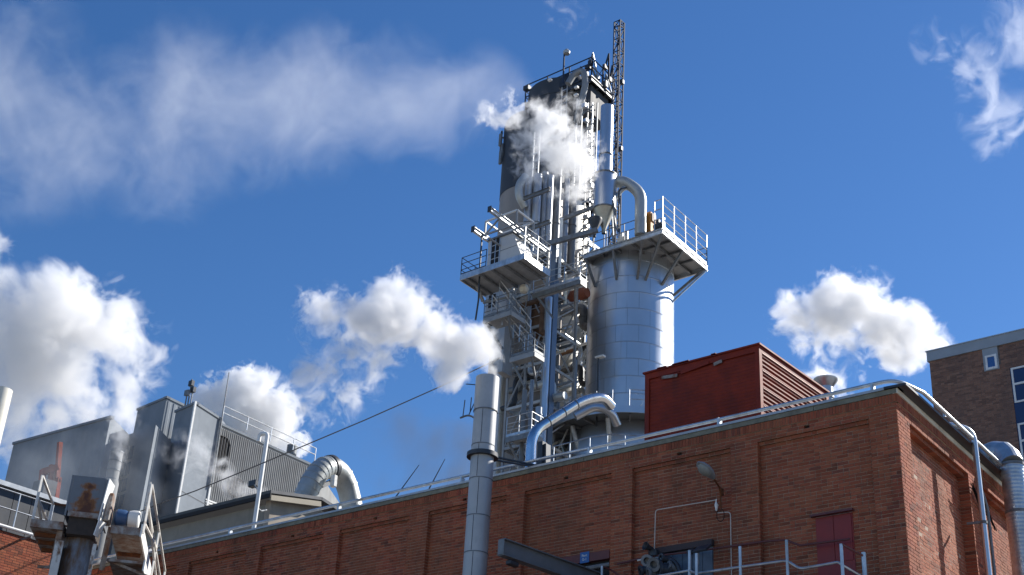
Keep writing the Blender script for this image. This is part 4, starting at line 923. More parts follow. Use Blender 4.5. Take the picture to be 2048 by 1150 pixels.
# ---- cyclone with stack
cy = at(1210, 380, 68); cr1 = rad(22.5, cy); cyb = vz(cy, 0)
z1, z2, z3 = zat(1210, 352, 68), zat(1207, 420, 68), zat(1205, 458, 68); zst = zat(1213, 214, 68); r2 = rad(13, at(1212, 280, 68))
cyc = thing('cyclone', vz(cy, z3), 'silver cyclone with tall straight stack above and cone below, over the silo platform', 'cyclone')
MB().lathe(cyb, [(0, z1 + .01), (cr1 * .98, z1 + .01), (cr1, z1 - .04), (cr1, z2)], 36).build('barrel', STAIN, cyc, smooth=True)
MB().lathe(cyb, [(cr1, z2), (.13, z3), (.13, z3 - .3)], 36).build('cone', mat('dull_cone', (.42, .40, .34), .4, .6, noise=.2), cyc, smooth=True)
MB().lathe(cyb, [(r2, z1 + .01), (r2, zst), (r2 * .93, zst), (r2 * .93, zst - 1), (0, zst - 1)], 30).build('stack', STAIN, cyc, smooth=True)
for zz in (z1, z2, z1 + 1.4): 
    rq = cr1 if zz <= z1 else r2
    MB().lathe(cyb, [(rq, zz - .04), (rq + .04, zz - .04), (rq + .04, zz + .04), (rq, zz + .04)], 30).build('flange', STEEL, cyc, smooth=True)
MB().tube([V((cy.x, cy.y, z3 - .25)), V((cy.x, cy.y, pc.z + .2))], .09, 10).build('outlet_pipe', DARK, cyc, smooth=True)
for dx, dy in ((-.9, .2), (.9, -.1), (0, .95)): MB().beam(V((cy.x + dx, cy.y + dy, pc.z + .1)), V((cy.x + dx * .75, cy.y + dy * .75, z2 + .4)), .09).build('support_leg', STEEL, cyc)
lc = at(1190, 447, 67.5); t = thing('feed_hopper', lc, 'small dark funnel hopper just left of the cyclone cone', 'hopper'); MB().lathe(lc, [(.08, -.9), (.10, -.5), (.42, .15), (.42, .3), (0, .3)], 18).build('funnel', DARK, t, smooth=True)
ed = [at(1222, 366, 68.3), at(1248, 362, 68.0), at(1282, 385, 67.9), at(1283, 462, 67.9)]; ed[3] = vz(ed[2], pc.z + .1)
pipe('elbow_duct', ed, rad(11.5, ed[1]), DUCTP, 'pale elbow duct arching from the cyclone down to the silo platform', 'duct', bend=2.4, n=18, rings=0)
pipe('small_bypass_pipe', [at(1231, 395, 68), at(1247, 376, 68), at(1262, 372, 68)], rad(5, cy), GALV, 'short stubby bypass pipe under the elbow duct', bend=.6, rings=.9)
pp = at(1237, 440, 67.6); pipe('platform_vent_pipe', [vz(pp, pc.z + .1), vz(at(1238, 385, 67.6), zat(1240, 378, 67.6)), at(1255, 375, 67.9)], .05, DARK, 'thin dark vent pipe rising between the cyclone and the elbow duct', bend=.25)

# ---- lattice mast
mc_ = at(1233, 300, 75); w_ = rad(11, mc_) * 1.35; mtop = zat(1228, 45, 75)
mast = thing('lattice_mast', vz(mc_, 20), 'dark slender square lattice mast standing taller than everything else', 'mast')
cs = [vz(mc_, 0) + X * a * w_ / 2 + Y * b * w_ / 2 for a, b in ((-1, -1), (1, -1), (1, 1), (-1, 1))]
MD = mat('mast_steel', (.03, .045, .08), .7, 0, noise=.2, spec=.2)
for c in cs: MB().beam(vz(c, 20), vz(c, mtop), .08).build('leg', MD, mast)
z = 30.; i = 0
while z < mtop - .01:
    zn = min(mtop, z + 1.05); mb = MB()
    for k in range(4):
        a, b = cs[k], cs[(k + 1) % 4]; mb.beam(vz(a, zn - .02), vz(b, zn - .02), .05); mb.beam(vz(a if (i + k) % 2 else b, z), vz(b if (i + k) % 2 else a, zn), .042)
    mb.build('lattice_bay', MD, mast); z = zn; i += 1
for px, py in ((1243, 165), (1240, 298)): MB().cbox(at(px, py, 75), .35, .2, .3).build('small_lamp', DARK, mast)

# ---- tall towers behind
tc = at(1120, 300, 79); tr = rad(69, tc); tb = vz(tc, 0); ztt = zat(1130, 195, 79); zmid = zat(1115, 385, 79 - tr)
tw = thing('bleach_tower', tb, 'tallest round process tower, dark cladding above and pale steel below, carrying the top platform', 'tower')
MB().lathe(tb, [(tr, zmid), (tr, ztt), (0, ztt + .3)], 56).build('upper_shell', CONC, tw, smooth=True)
r3 = rad(63, tc); MB().lathe(tb, [(r3, 0), (r3, zmid)], 56).build('lower_shell', mat('pale_shell', (.60, .58, .52), .45, .4, noise=.15, dirt=((.30, .27, .22), 1.2, .5, .8, .2)), tw, smooth=True)
for k in range(14): zz = zmid + 1 + k * 1.4; MB().lathe(tb, [(tr, zz), (tr + .03, zz + .02), (tr + .03, zz + .08), (tr, zz + .1)], 56).build('ring_seam', DARK, tw, smooth=True) if zz < ztt else None
uc = at(1072, 300, 73); ur = rad(66, uc); ub = vz(uc, 0); zut = zat(1075, 252, 73); zuc = zat(1010, 400, 73)
tw2 = thing('dark_tower', ub, 'shorter domed round tower, dark above and brownish grey below, before the tallest tower', 'tower')
MB().lathe(ub, [(ur, zuc), (ur, zut - .45), (ur * .97, zut - .15), (ur * .9, zut), (0, zut + .5)], 56).build('upper_shell', CONC, tw2, smooth=True)
MB().lathe(ub, [(ur - .02, 0), (ur - .02, zuc)], 56).build('lower_shell', WARM, tw2, smooth=True)
# aerials on the left of the dark tower
t = thing('sector_antennas', at(1003, 300, 72.5), 'cluster of upright antennas and rungs clamped to the left side of the dark tower', 'antenna')
for px in (999.5, 1006): MB().tube([at(px, 325, 72.6), vz(at(px, 325, 72.6), zat(px, 262, 72.6))], .07, 6).build('pole', DARK, t)
for py in (275, 290, 305, 318): MB().beam(at(998, py, 72.6), at(1010, py + 1, 72.6), .08).build('rung', DARK, t)
for i, py in enumerate((280, 300, 316)): MB().cbox(at(1001 + 3 * (i % 2), py, 72.3), .18, .14, .9).build('panel_antenna', STEEL, t)

# ---- top platform
tp0 = at(1183, 152, 75); tx = reach(tp0, X, px=1050); ty = reach(tp0, S, px=1228)
tpf = thing('top_platform', tp0, 'dark square platform with railings at the head of the tallest tower', 'platform')
MB().box(tp0 + X * tx, X * -tx, S * ty, Z * .12).build('deck', DARK, tpf)
for i in range(6): a = tp0 + X * (tx * i / 5); MB().ibeam(a - Z * .2, a + S * ty - Z * .2, .14, .36).build('floor_beam', DARK, tpf)
for i in range(4): a = tp0 + S * (ty * i / 3); MB().ibeam(a - Z * .25, a + X * tx - Z * .25, .14, .4).build('floor_beam', DARK, tpf)
rail(tpf, [tp0 + X * tx + S * ty + Z * .1, tp0 + X * tx + Z * .1, tp0 + Z * .1], 1.5, 3, 2.0, .05, MD, kick=False)
rail(tpf, [tp0 + Z * .1, tp0 + S * ty + Z * .1], 1.4, 2, 1.6, .05, MD, kick=False)
MB().cbox(tp0 + X * tx * .98 + Z * 1.3, .45, .35, .35).build('light_box', DARK, tpf)
MB().box(tp0 + X * (tx * .30) + S * .35 - Z * 2.6, X * (-tx * .30 - .25), S * (ty - .7), Z * 2.25).build('skirt_box', CONC, tpf)
for i in range(7):
    p = tp0 + X * rng.uniform(-.9, .3) + S * rng.uniform(.3, 2.8) + Z * rng.uniform(.3, 1.6)
    MB().cbox(p, rng.uniform(.2, .4), rng.uniform(.2, .4), rng.uniform(.2, .6)).build('equipment_box', [DARK, STEEL][i % 2], tpf)
    MB().tube([p, p + X * rng.uniform(-.6, .6) + Z * rng.uniform(.3, 1.2), p + X * rng.uniform(-.6, .6) + S * .5 - Z * rng.uniform(.2, 1.0)], .07, 6).build('small_pipe', [DARK, STEEL, GALV][i % 3], tpf, smooth=True)
p = tp0 + X * (tx * .42) + S * 1.0 + Z * .1
t = thing('platform_pump', p, 'dark humped machine behind the railing of the top platform', 'machine'); MB().lathe(p, [(1.1, 0), (1.1, .6), (.8, 1.2), (.2, 1.5), (0, 1.5)], 18).build('machine_body', DARK, t, smooth=True)
lp_ = at(1126, 166, 75); t = thing('mast_lamp', lp_, 'small lamp on a thin post rising from the top platform railing', 'lamp'); lz = zat(1128, 108, 75)
MB().tube([lp_, vz(lp_, lz)], .06, 6).build('post', MD, t); MB().lathe(vz(lp_, lz) + X * .2, [(0, -.1), (.22, -.08), (.25, .1), (.1, .3), (0, .3)], 12).build('lamp_head', DUCTP, t, smooth=True)
gd = [at(1136, 168, 74.2), at(1148, 148, 74.2), at(1166, 140, 74), at(1172, 165, 74), at(1160, 215, 74.3), at(1153, 245, 75)]
pipe('gooseneck_duct', gd, rad(6.5, gd[2]), mat('grey_duct', (.24, .25, .26), .5, .3), 'grey gooseneck duct bending over the edge of the top platform and down the tower', 'duct', bend=1.2, n=14, rings=0)
# hanging ladder cage and brackets on the right flank of the tall tower
LTG0 = PAINTG
lg = thing('tower_flank_steelwork', at(1180, 300, 73), 'vertical run of sunlit ladders, cages and brackets on the right flank of the tallest tower', 'steelwork')
for px in (1166, 1176, 1186): 
    a = at(px, 500, 73.2); MB().beam(vz(a, zat(px, 520, 73.2)), vz(a, zat(px, 205, 73.2)), .08).build('upright', [GALV, STEEL, LTG0][px % 3], lg)
for k in range(34):
    py = 215 + k * 9; a, b = at(1164 - .02 * py + 6, py, 73.1), at(1189 - .02 * py + 6, py - 4, 73.3)
    if k % 2: MB().beam(a, b, .07).build('rung', [GALV, STEEL][k % 3 > 0], lg)
    if k % 3 == 0: MB().cbox(at(1178 + rng.uniform(-9, 8), py + rng.uniform(-8, 8), 72.8), rng.uniform(.15, .4), .3, rng.uniform(.1, .35)).build('bracket_box', [GALV, DARK, STEEL][k % 3], lg)
    if k % 4 == 0: MB().beam(at(1164, py + 14, 73), at(1188, py - 6, 73), .07).build('diagonal', STEEL, lg)
for k, (px, py) in enumerate([(1096, 330), (1100, 365), (1166, 380), (1100, 160), (1153, 175), (1152, 190)]):
    MB().cbox(at(px, py, 71.5 if py > 200 else 74.2), .26, .18, .14).build('small_lamp', WHITE, lg)

for i, (px, y0_, y1_, hd, lab) in enumerate([(1070, 262, 352, 70.4, 'pale caged ladder on the face of the shorter dark tower, just inside the steam'), (1122, 172, 345, 75.6, 'long pale ladder running up the middle of the tallest tower to its platform'), (1153, 195, 380, 75.4, 'pale ladder on the tallest tower beside its sunlit right flank')]):
    a = at(px, y1_, hd); t = thing('tower_ladder', a, lab, 'ladder'); zt_ = zat(px, y0_, hd)
    for d_ in (-.22, .22): MB().beam(a + X * d_, vz(a, zt_) + X * d_, .07).build('side_rail', [WHITE, LTG0][i % 2], t)
    zz = a.z
    while zz < zt_: MB().beam(vz(a, zz) - X * .22, vz(a, zz) + X * .22, .05).build('rung', GALV, t); zz += .55
# ---- bundle of vertical pipes on the front of the towers
PM = [mat('pipe_grey_a', (.36, .385, .42), .4, .5, noise=.15, streak=.2), mat('pipe_grey_b', (.26, .28, .31), .45, .5, noise=.15, streak=.2), mat('pipe_grey_c', (.17, .18, .19), .5, .3, noise=.15, streak=.2)]
names = ['first', 'second', 'third', 'fourth', 'fifth', 'sixth', 'seventh']
for i, (px, r_, top, hd, mi) in enumerate([(1056, 8, 358, 70.2, 0), (1073, 8.5, 350, 70.0, 0), (1087, 6, 345, 70.2, 1), (1098, 7, 352, 70.3, 0), (1113, 8, 340, 71.2, 2), (1129, 8.5, 350, 72.4, 1), (1145, 8, 375, 73.8, 2)]):
    a = at(px, 420, hd); pipe('riser_pipe', [vz(a, zat(px, 548, hd)), vz(a, zat(px, top, hd))], rad(r_, a), PM[mi], '%s riser pipe from the left in the bundle climbing the front of the towers' % names[i], group='riser pipes on the tower front', n=14, rings=3.4, ringm=STEEL)
a = [at(1052, 352, 69.8), at(1038, 368, 69.6), at(1037, 392, 69.6), at(1050, 415, 69.9)]
pipe('bent_duct', a, rad(8, a[1]), DUCTP, 'pale bent duct bulging out left of the riser pipe bundle', 'duct', bend=1.0, n=14)
for k, (xa, xb, py, hd) in enumerate([(1046, 1100, 462, 69.5), (1046, 1100, 398, 69.6)]):
    t = thing('pipe_rack_beam', at(xa, py, hd), ['lower', 'upper'][k] + ' steel beam clamped across the riser pipe bundle', 'beam'); p = at(xa, py, hd); MB().ibeam(p, p + X * reach(p, X, px=xb), .15, .25).build('beam', STEEL, t)
# tie beams from the frame to the cyclone platform
for k, (xa, ya, xb, yb, hd) in enumerate([(1095, 488, 1195, 460, 66.8), (1120, 440, 1196, 411, 68.5), (1142, 480, 1190, 432, 69)]):
    t = thing('tie_beam', at(xa, ya, hd), ['long lowest grey tie beam reaching from the tall column to the silo platform', 'middle tie beam crossing in front of the pale sunlit tower flank', 'thin diagonal tie rod slanting up to the feed hopper'][k], 'beam')
    MB().beam(at(xa, ya, hd), at(xb, yb, hd), [.26, .2, .07][k], [.26, .2, .07][k]).build('beam', STEEL, t)

# ---- lift cabin high on the left
cb = at(1044, 515, 66.6); cw = reach(cb, X, px=973); cd_ = reach(cb, S, px=1073); ct_ = at(1025, 457, 66.6); chh = ct_.z - cb.z; tpx = reach(vz(cb, ct_.z), X, px=1026)
cab = thing('machine_cabin', cb, 'white metal machine cabin with sunlit side and dark louvres, perched high before the towers', 'cabin')
CABM = mat('cabin_sheet', (.50, .51, .52), .45, .1, noise=.08, scale=1.5, dirt=((.32, .30, .27), 1.5, .55, .8, .3))
c8 = [cb + X * cw, cb, cb + S * cd_, cb + X * cw + S * cd_]; t8 = [cb + X * cw + Z * chh, cb + X * tpx + Z * chh, cb + X * tpx + S * cd_ + Z * chh, cb + X * cw + S * cd_ + Z * chh]
MB().add(c8 + t8, [(3, 2, 1, 0), (4, 5, 6, 7), (0, 1, 5, 4), (1, 2, 6, 5), (2, 3, 7, 6), (3, 0, 4, 7)]).build('wall', CABM, cab)
MB().box(t8[0] - X * .1 - S * .1, X * (tpx - cw + .2), S * (cd_ + .2), Z * .1).build('roof', STEEL, cab)
for i in range(4): MB().box(cb + X * (cw + .3) - Y * .02 + Z * (.15 + i * chh * .24), X * .55, Y * .03, Z * chh * .2).build('dark_opening', BLACK, cab)
for i in range(3): MB().box(cb + X * (cw + .25 + .32 * i) - Y * .035, X * .05, Y * .03, Z * chh).build('frame_bar', GALV, cab)
nx_ = (c8[2] - c8[1]).cross(t8[1] - c8[1]).normalized(); nx_ = nx_ if nx_.x > 0 else -nx_
MB().add([p + nx_ * .012 for p in (c8[1], c8[2], t8[2], t8[1])], [(0, 1, 2, 3)]).build('sunlit_side_sheet', mat('sunlit_white', (.80, .80, .78), .35, 0, noise=.05, dirt=((.55, .53, .48), 1.6, .55, .8)), cab)  # white sheet laid over the side so it reads as sunlit
for i in range(1, 5): MB().beam(c8[1].lerp(c8[2], i / 5) + X * .01, t8[1].lerp(t8[2], i / 5) + X * .01, .025, .02).build('sheet_seam', STEEL, cab)
MB().box(cb + X * (cw + .02) - Y * .012 + Z * chh * .5, X * (-cw - .4), Y * .015, Z * .03).build('sheet_seam', STEEL, cab)
cf = at(921, 557, 66); cx1 = reach(cf, X, px=1048); cp = thing('cabin_platform', cf, 'steel deck with thin railings jutting out left below the white machine cabin', 'platform')
cdp = reach(cf + X * cx1, S, px=1099)
MB().box(cf, X * cx1, S * cdp, Z * .14).build('deck', PAINTG, cp); 
MB().box(cf - Y * .03 - Z * .12, X * cx1, Y * .05, Z * .34).build('edge_beam', GALV, cp); MB().box(cf + X * (cx1 + .002) - Z * .12, X * .05, S * cdp, Z * .34).build('edge_beam', GALV, cp); MB().box(cf - X * .05 - Z * .12, X * .05, S * cdp, Z * .3).build('edge_beam', GALV, cp)
for i in range(5): MB().beam(cf + X * (cx1 * (i + .5) / 5) - Z * .08, cf + X * (cx1 * (i + .5) / 5) + S * cdp - Z * .08, .1, .15).build('floor_beam', STEEL, cp)
rail(cp, [cf + S * cdp + Z * .14, cf + Z * .14, cf + X * (cx1 * .4) + Z * .14], 1.15, 3, 1.3, .026, DARK)
rail(cp, [cf + X * cx1 + Z * .14, cf + X * cx1 + S * cdp + Z * .14], 1.7, 4, 1.0, .03, GALV)
for a, b in (((948, 556), (966, 603)), ((992, 540), (1020, 592)), ((1060, 530), (1000, 580)), ((962, 555), (987, 570))): MB().beam(at(*a, 66.3), at(*b, 67.2), .15, .15).build('knee_brace', PAINTG, cp)
MB().beam(at(966, 606, 67.2), at(1018, 594, 67.4), .1).build('knee_tie', PAINTG, cp)
# monorail beams and roof frame over the cabin
for k, (xa, ya, ln, lab) in enumerate([(979, 418, 6.2, 'upper monorail beam shooting out over the machine cabin roof'), (946, 458, 1.4, 'short lower monorail stub at the left of the machine cabin')]):
    p = at(xa, ya, 64.8 + k * .4); ln = reach(p, S, px=[1098, 974][k]); t = thing('monorail_beam', p, lab, 'beam'); MB().ibeam(p, p + S * ln, .16, .3).build('beam', GALV, t)
    MB().cbox(p, .25, .04, .36).build('end_plate', DARK, t)
fr_ = thing('cabin_roof_frame', at(970, 470, 66), 'open white rail frame around the roof of the machine cabin', 'frame')
f0 = at(970, 470, 66.6); fh = zat(971, 443, 66.6) - f0.z; fxl = reach(f0, X, px=1033); fyl = reach(f0 + X * fxl, S, px=1066)
for a, b in ((0, 0), (1, 0), (1, 1), (0, 1)): p = f0 + X * fxl * a + S * fyl * b; MB().beam(p, p + Z * fh, .09).build('post', PAINTG, fr_)
for zz in (0, fh): 
    for a, b in (((0, 0), (1, 0)), ((1, 0), (1, 1)), ((1, 1), (0, 1)), ((0, 1), (0, 0))): MB().beam(f0 + X * fxl * a[0] + S * fyl * a[1] + Z * zz, f0 + X * fxl * b[0] + S * fyl * b[1] + Z * zz, .09).build('rail_bar', PAINTG if zz == 0 else WHITE, fr_)
MB().beam(f0, f0 + X * fxl * .5 + Z * fh, .08).build('diagonal', PAINTG, fr_); MB().beam(f0 + X * fxl, f0 + X * fxl + S * fyl + Z * fh, .08).build('diagonal', PAINTG, fr_)
hc = at(962, 470, 65.5); t = thing('hanging_cable', hc, 'dark cable hanging from the lower monorail stub down past the cabin platform', 'cable'); MB().tube([at(964, 468, 65.5), at(960, 530, 65.5), at(957, 600, 65.8), at(951, 640, 66)], .05, 6).build('cable_run', DARK, t)

# ---- clad stair shaft below the cabin
s0 = at(1018, 640, 68.5)
shx = reach(s0, X, px=968); sh2 = thing('clad_shaft', vz(s0, 0), 'grey clad shaft under the cabin platform, its right side pale and sunlit', 'shaft')
sc0 = at(1004, 760, 71.0); shx = reach(sc0, X, px=993); sdp = reach(sc0, S, px=1054)
ztop_ = zat(1020, 560, 70.5)
nsh = 9; zz = 0; seg = ztop_ / 14
for k in range(14):
    MB().box(vz(sc0, k * seg) + X * shx, X * (-shx - .05), S * .03, Z * (seg - .03)).build('front_panel', CABM, sh2)
    for j in range(3): MB().box(vz(sc0, k * seg) - X * .03 + S * (sdp * j / 3 + .02), X * .03, S * (sdp / 3 - .04), Z * (seg - .03)).build('side_panel', CREAM, sh2)  # side panels lighter than the front ones, sunlight put into their colour
MB().box(vz(sc0, 0) + X * (shx + .03) + S * .04, X * (-shx - .08), S * (sdp - .06), Z * (ztop_ + .1)).build('shaft_core', STEEL, sh2)
ub0 = at(1010, 650, 68.0); uw_ = reach(ub0, X, px=967); ud = .9; uz0, uz1 = zat(985, 655, 68), zat(985, 556, 67)
cn = thing('corbelled_cabin', vz(ub0, uz0), 'narrow grey clad box with a sloping underside beneath the left end of the cabin platform', 'cabin')
MB().add([V(p) for p in (vz(ub0 + X * uw_, uz0), vz(ub0, uz0), vz(ub0 + S * ud, uz0), vz(ub0 + X * uw_ + S * ud, uz0), vz(ub0 + X * uw_, uz1), vz(ub0, uz1), vz(ub0 + S * ud, uz1), vz(ub0 + X * uw_ + S * ud, uz1), vz(ub0 + X * uw_ * .25, uz0 - 2.6), vz(ub0 + X * uw_ * .25 + S * ud, uz0 - 2.6), vz(ub0, uz0 - 2.6), vz(ub0 + S * ud, uz0 - 2.6))],
    [(0, 1, 5, 4), (1, 2, 6, 5), (2, 3, 7, 6), (3, 0, 4, 7), (4, 5, 6, 7), (0, 8, 10, 1), (3, 2, 11, 9), (0, 3, 9, 8), (8, 9, 11, 10), (1, 10, 11, 2)]).build('wall', ALU, cn)
for k in range(3): MB().box(vz(ub0, uz0 + .4 + k * 1.2) + X * uw_ * .85 - Y * .02, X * .5, Y * .03, Z * .8).build('window', BLACK, cn)

# ---- tall column and pipe before the lattice
tcx = at(1105, 650, 67.2); tall = thing('tall_column', vz(tcx, 0), 'tall blue-grey column standing proud of the steel lattice, left of the silo', 'column')
MB().box(vz(tcx, 0) - X * .17 - Y * .2, X * .34, Y * .4, Z * zat(1112, 487, 67.2)).build('shaft', mat('blue_grey_paint', (.11, .15, .21), .4, .3, noise=.12, streak=.3), tall)
MB().tube([vz(tcx, 0) + X * .0 - Y * .36, vz(tcx, zat(1105, 600, 67.2)) + X * .0 - Y * .36], .17, 14).build('attached_pipe', STAIN, tall, smooth=True)
MB().tube([vz(tcx, zat(1118, 560, 67.2)) + X * .33, vz(tcx, zat(1121, 440, 67.2)) + X * .33], .09, 10).build('sunlit_edge', WHITE, tall, smooth=True)  # white tube standing in for sunlight on the column's right edge

# ---- steel frame tower: columns, beams, braces, decks and stairs
ft = thing('steel_lattice_tower', at(1060, 760, 68), 'dense open steel lattice of columns, beams and braces between clad shaft and silo', 'steel frame')
def frame(o0, xw, yd, nx, zs, seed, mlist, deck_p=.5, brace_p=.8, sz=.16):
    r = np.random.RandomState(seed)
    for i in range(nx + 1):
        for j in (0, 1):
            p = vz(o0, 0) + X * (xw * i / nx) + S * (yd * j); MB().ibeam(vz(p, zs[0]), vz(p, zs[-1]), sz, sz) ; MB().beam(vz(p, zs[0]), vz(p, zs[-1]), sz).build('column', mlist[0], ft)
    for k, z in enumerate(zs):
        for j in (0, 1):
            a = vz(o0, z) + S * (yd * j); MB().beam(a, a + X * xw, sz * .8, sz * 1.3).build('beam', mlist[k % len(mlist)], ft)
        for i in range(nx + 1):
            a = vz(o0, z) + X * (xw * i / nx); MB().beam(a, a + S * yd, sz * .8, sz * 1.3).build('beam', mlist[(k + i) % len(mlist)], ft)
        if k < len(zs) - 1:
            z2 = zs[k + 1]
            for i in range(nx):
                if r.rand() < brace_p:
                    a = vz(o0, z) + X * (xw * i / nx); b = a + X * (xw / nx)
                    for jj in (0, 1):
                        s_ = r.rand() < .5; MB().beam((a if s_ else b) + S * yd * jj, vz((b if s_ else a), z2) + S * yd * jj, sz * .6).build('brace', mlist[jj], ft)
            for i in (0, nx):
                if r.rand() < brace_p:
                    a = vz(o0, z) + X * (xw * i / nx); MB().beam(a, vz(a, z2) + S * yd, sz * .55).build('brace', mlist[1 % len(mlist)], ft)
        if r.rand() < deck_p:
            i = r.randint(0, nx); a = vz(o0, z + .12) + X * (xw * i / nx) + S * .1; n_ = 7
            for q_ in range(n_): MB().box(a + S * (yd * .9 * q_ / n_), X * (xw / nx), S * (yd * .9 / n_ * .62), Z * .05).build('grating', STEEL, ft)
            rail(ft, [a + Z * .05, a + X * (xw / nx) + Z * .05], 1.1, 2, .9, .025, GALV, kick=False)
fo = at(1013, 800, 69.5); xw = reach(fo, X, px=1084)
zlo = 12.7
LTG = mat('light_grey_steel', (.44, .45, .45), .5, .1, noise=.15, scale=3, dirt=((.22, .17, .12), 4, .55, .75))
frame(fo, xw, 3.0, 2, [13.5 + 2.3 * k for k in range(12)], 11, [PAINTG, LTG, LTG], 1.0, 1.0, .12)
fo2 = at(1114, 720, 77); xw2 = reach(fo2, X, px=1182)
frame(fo2, xw2, 3.6, 2, [18 + 1.7 * k for k in range(16)], 23, [LTG, PAINTG, WHITE], 1.0, 1.0, .11)
for i_, (oo, xx, yy, za, zb2, nn) in enumerate([(fo, xw, 3.0, 14, 38, 130), (fo2, xw2, 3.6, 20, 44, 110)]):
    r5 = np.random.RandomState(31 + i_)
    for k in range(nn):
        p = vz(oo, za + r5.rand() * (zb2 - za)) + X * xx * r5.rand() + S * yy * (r5.rand() * .9); t_ = k % 5; m_ = [LTG, GALV, STEEL, CREAM, DUCTP][r5.randint(5)]
        if t_ == 0: MB().tube([p, p + Z * (1 + 2 * r5.rand())], .05 + .06 * r5.rand(), 8).build('small_riser', m_, ft, smooth=True)
        elif t_ == 1: MB().tube([p, p + X * (.8 + 1.2 * r5.rand())], .05 + .05 * r5.rand(), 8).build('small_pipe', m_, ft, smooth=True)
        elif t_ == 2: MB().cbox(p, .2 + .4 * r5.rand(), .2, .15 + .4 * r5.rand()).build('junction_box', m_, ft)
        elif t_ == 3: MB().beam(p, p + S * (.6 + 1.4 * r5.rand()) + Z * (r5.rand() - .5) * 1.6, .07, .12).build('strut', m_, ft)
        else: MB().lathe(p, [(0, -.15), (.16, -.12), (.2, 0), (.16, .12), (0, .15)], 10, ax=[X, S][k % 2]).build('valve_wheel', m_, ft, smooth=True)
# zigzag stairs
def stair(o_, w_, z0, n_, rise, m, d_=X, side=S, label=None, cx=0):
    t = thing('stair_flight', vz(o_, z0), label, 'stairs', 'stair flights in the steel lattice'); k = 11
    e = vz(o_, z0 + rise) + d_ * w_
    for s_ in (0, .85): MB().beam(vz(o_, z0) + side * s_, e + side * s_, .05, .24).build('stringer', m, t); MB().tube([vz(o_, z0 + 1) + side * s_, e + Z * 1 + side * s_], .028, 6).build('handrail', GALV, t)
    for i in range(k): p = vz(o_, z0 + rise * (i + .5) / k) + d_ * (w_ * (i + .5) / k); MB().box(p - d_ * .12, d_ * .25, side * .85, Z * .03).build('tread', GALV, t)
for i in range(7):
    lab = ['lowest', 'second', 'third', 'fourth', 'fifth', 'sixth', 'topmost'][i] + ' zigzag stair flight in the sunlit lattice between the tall column and the silo'
    if i % 2: stair(fo2 + X * .3 + S * .4, xw2 - .6, 24 + 2.2 * i, 1, 2.2, STEEL, label=lab)
    else: stair(fo2 + X * (xw2 - .3) + S * 1.6, -(xw2 - .6), 24 + 2.2 * i, 1, 2.2, STEEL, label=lab)
for i, (xa, ya, xb, yb) in enumerate([(1000, 560, 1062, 640), (985, 590, 1050, 672), (1040, 650, 1092, 700)]):
    a, b = at(xa, ya, 65.9), at(xb, yb, 66.4); t = thing('slanting_rail', a, ['uppermost', 'middle', 'lowest'][i] + ' of the pale guard rails slanting down before the dark lattice under the cabin', 'railing')
    for dz in (0, -.45): MB().tube([a + Z * dz, b + Z * dz], .03, 6).build('rail_bar', GALV, t)
    for f_ in (0, .33, .66, 1): p = a.lerp(b, f_); MB().tube([p, p - Z * 1.0], .028, 6).build('post', GALV, t)
# hanging access platforms on the frame front
for i, (px, py, wpx, hd, lab) in enumerate([(967, 640, 1022, 66.6, 'short grey walkway at the foot of the corbelled cabin, above the chimney steam'), (1066, 590, 1160, 66.4, 'heavy grey walkway linking the lattice to the silo below the cabin platform'), (1020, 718, 1068, 66.2, 'small pale landing on the lattice just right of the clad shaft'), (1012, 878, 1062, 66.0, 'lowest landing on the lattice beside the chimney collar')]):
    a = at(px, py, hd); xl = reach(a, X, px=wpx); t = thing('landing', a, lab, 'platform')
    dpt = [1.3, .6, .9, 1.0][i]; MB().box(a, X * xl, S * dpt, Z * .08).build('deck', PAINTG, t); MB().beam(a - Z * .1, a + X * xl - Z * .1, .1, .26).build('edge_beam', [PAINTG, STEEL][i % 2], t); MB().beam(a - Z * .1 + X * xl, a + X * xl + S * dpt - Z * .1, .1, .26).build('edge_beam', PAINTG, t)
    rail(t, [a + Z * .08, a + X * xl + Z * .08, a + X * xl + S * dpt + Z * .08], 1.1, 3, .95, .025, [STEEL, GALV][i % 2])
    MB().beam(a + X * xl * .1 - Z * .2, a + X * xl * .35 - Z * 1.5 + S * dpt * .8, .1).build('knee_brace', STEEL, t); MB().beam(a + X * xl * .9 - Z * .2, a + X * xl * .65 - Z * 1.5 + S * 1.2, .1).build('knee_brace', STEEL, t)
# pipework in the lattice
LP_ = [(1042, 612, 69, X, 1.6, 2.2, .16, BROWN, 'brown lagged process pipe bending down high in the lattice under the machine cabin'),
       (1030, 668, 69.4, X, 1.2, 2.8, .12, GALV, 'thin galvanised process pipe bending down behind the slanting guard rails'),
       (1086, 700, 69.6, -X, 1.4, 2.0, .2, STEEL, 'fat grey process pipe bending left beside the tall column'),
       (1068, 748, 68.8, -X, 1.3, 1.6, .15, DARK, 'dark process pipe low in the lattice left of the tall column'),
       (1062, 775, 68.4, X, 1.5, 1.0, .22, DUCTP, 'pale stubby process pipe above the shining stainless duct'),
       (1120, 628, 74, X, 1.8, 1.4, .26, STEEL, 'large grey pipe bend high in the stair lattice near the silo'),
       (1125, 668, 74.5, S, 2.0, 1.8, .14, GALV, 'galvanised pipe running back through the middle of the stair lattice'),
       (1150, 700, 74, -X, 1.2, 2.4, .12, BROWN, 'thin brown pipe dropping through the stair lattice close to the silo'),
       (1118, 745, 74.6, X, 1.7, 1.2, .18, DARK, 'dark pipe elbow low in the stair lattice right of the tall column'),
       (1128, 790, 74, X, 1.5, 1.0, .16, DUCTP, 'pale pipe elbow at the foot of the stair lattice')]
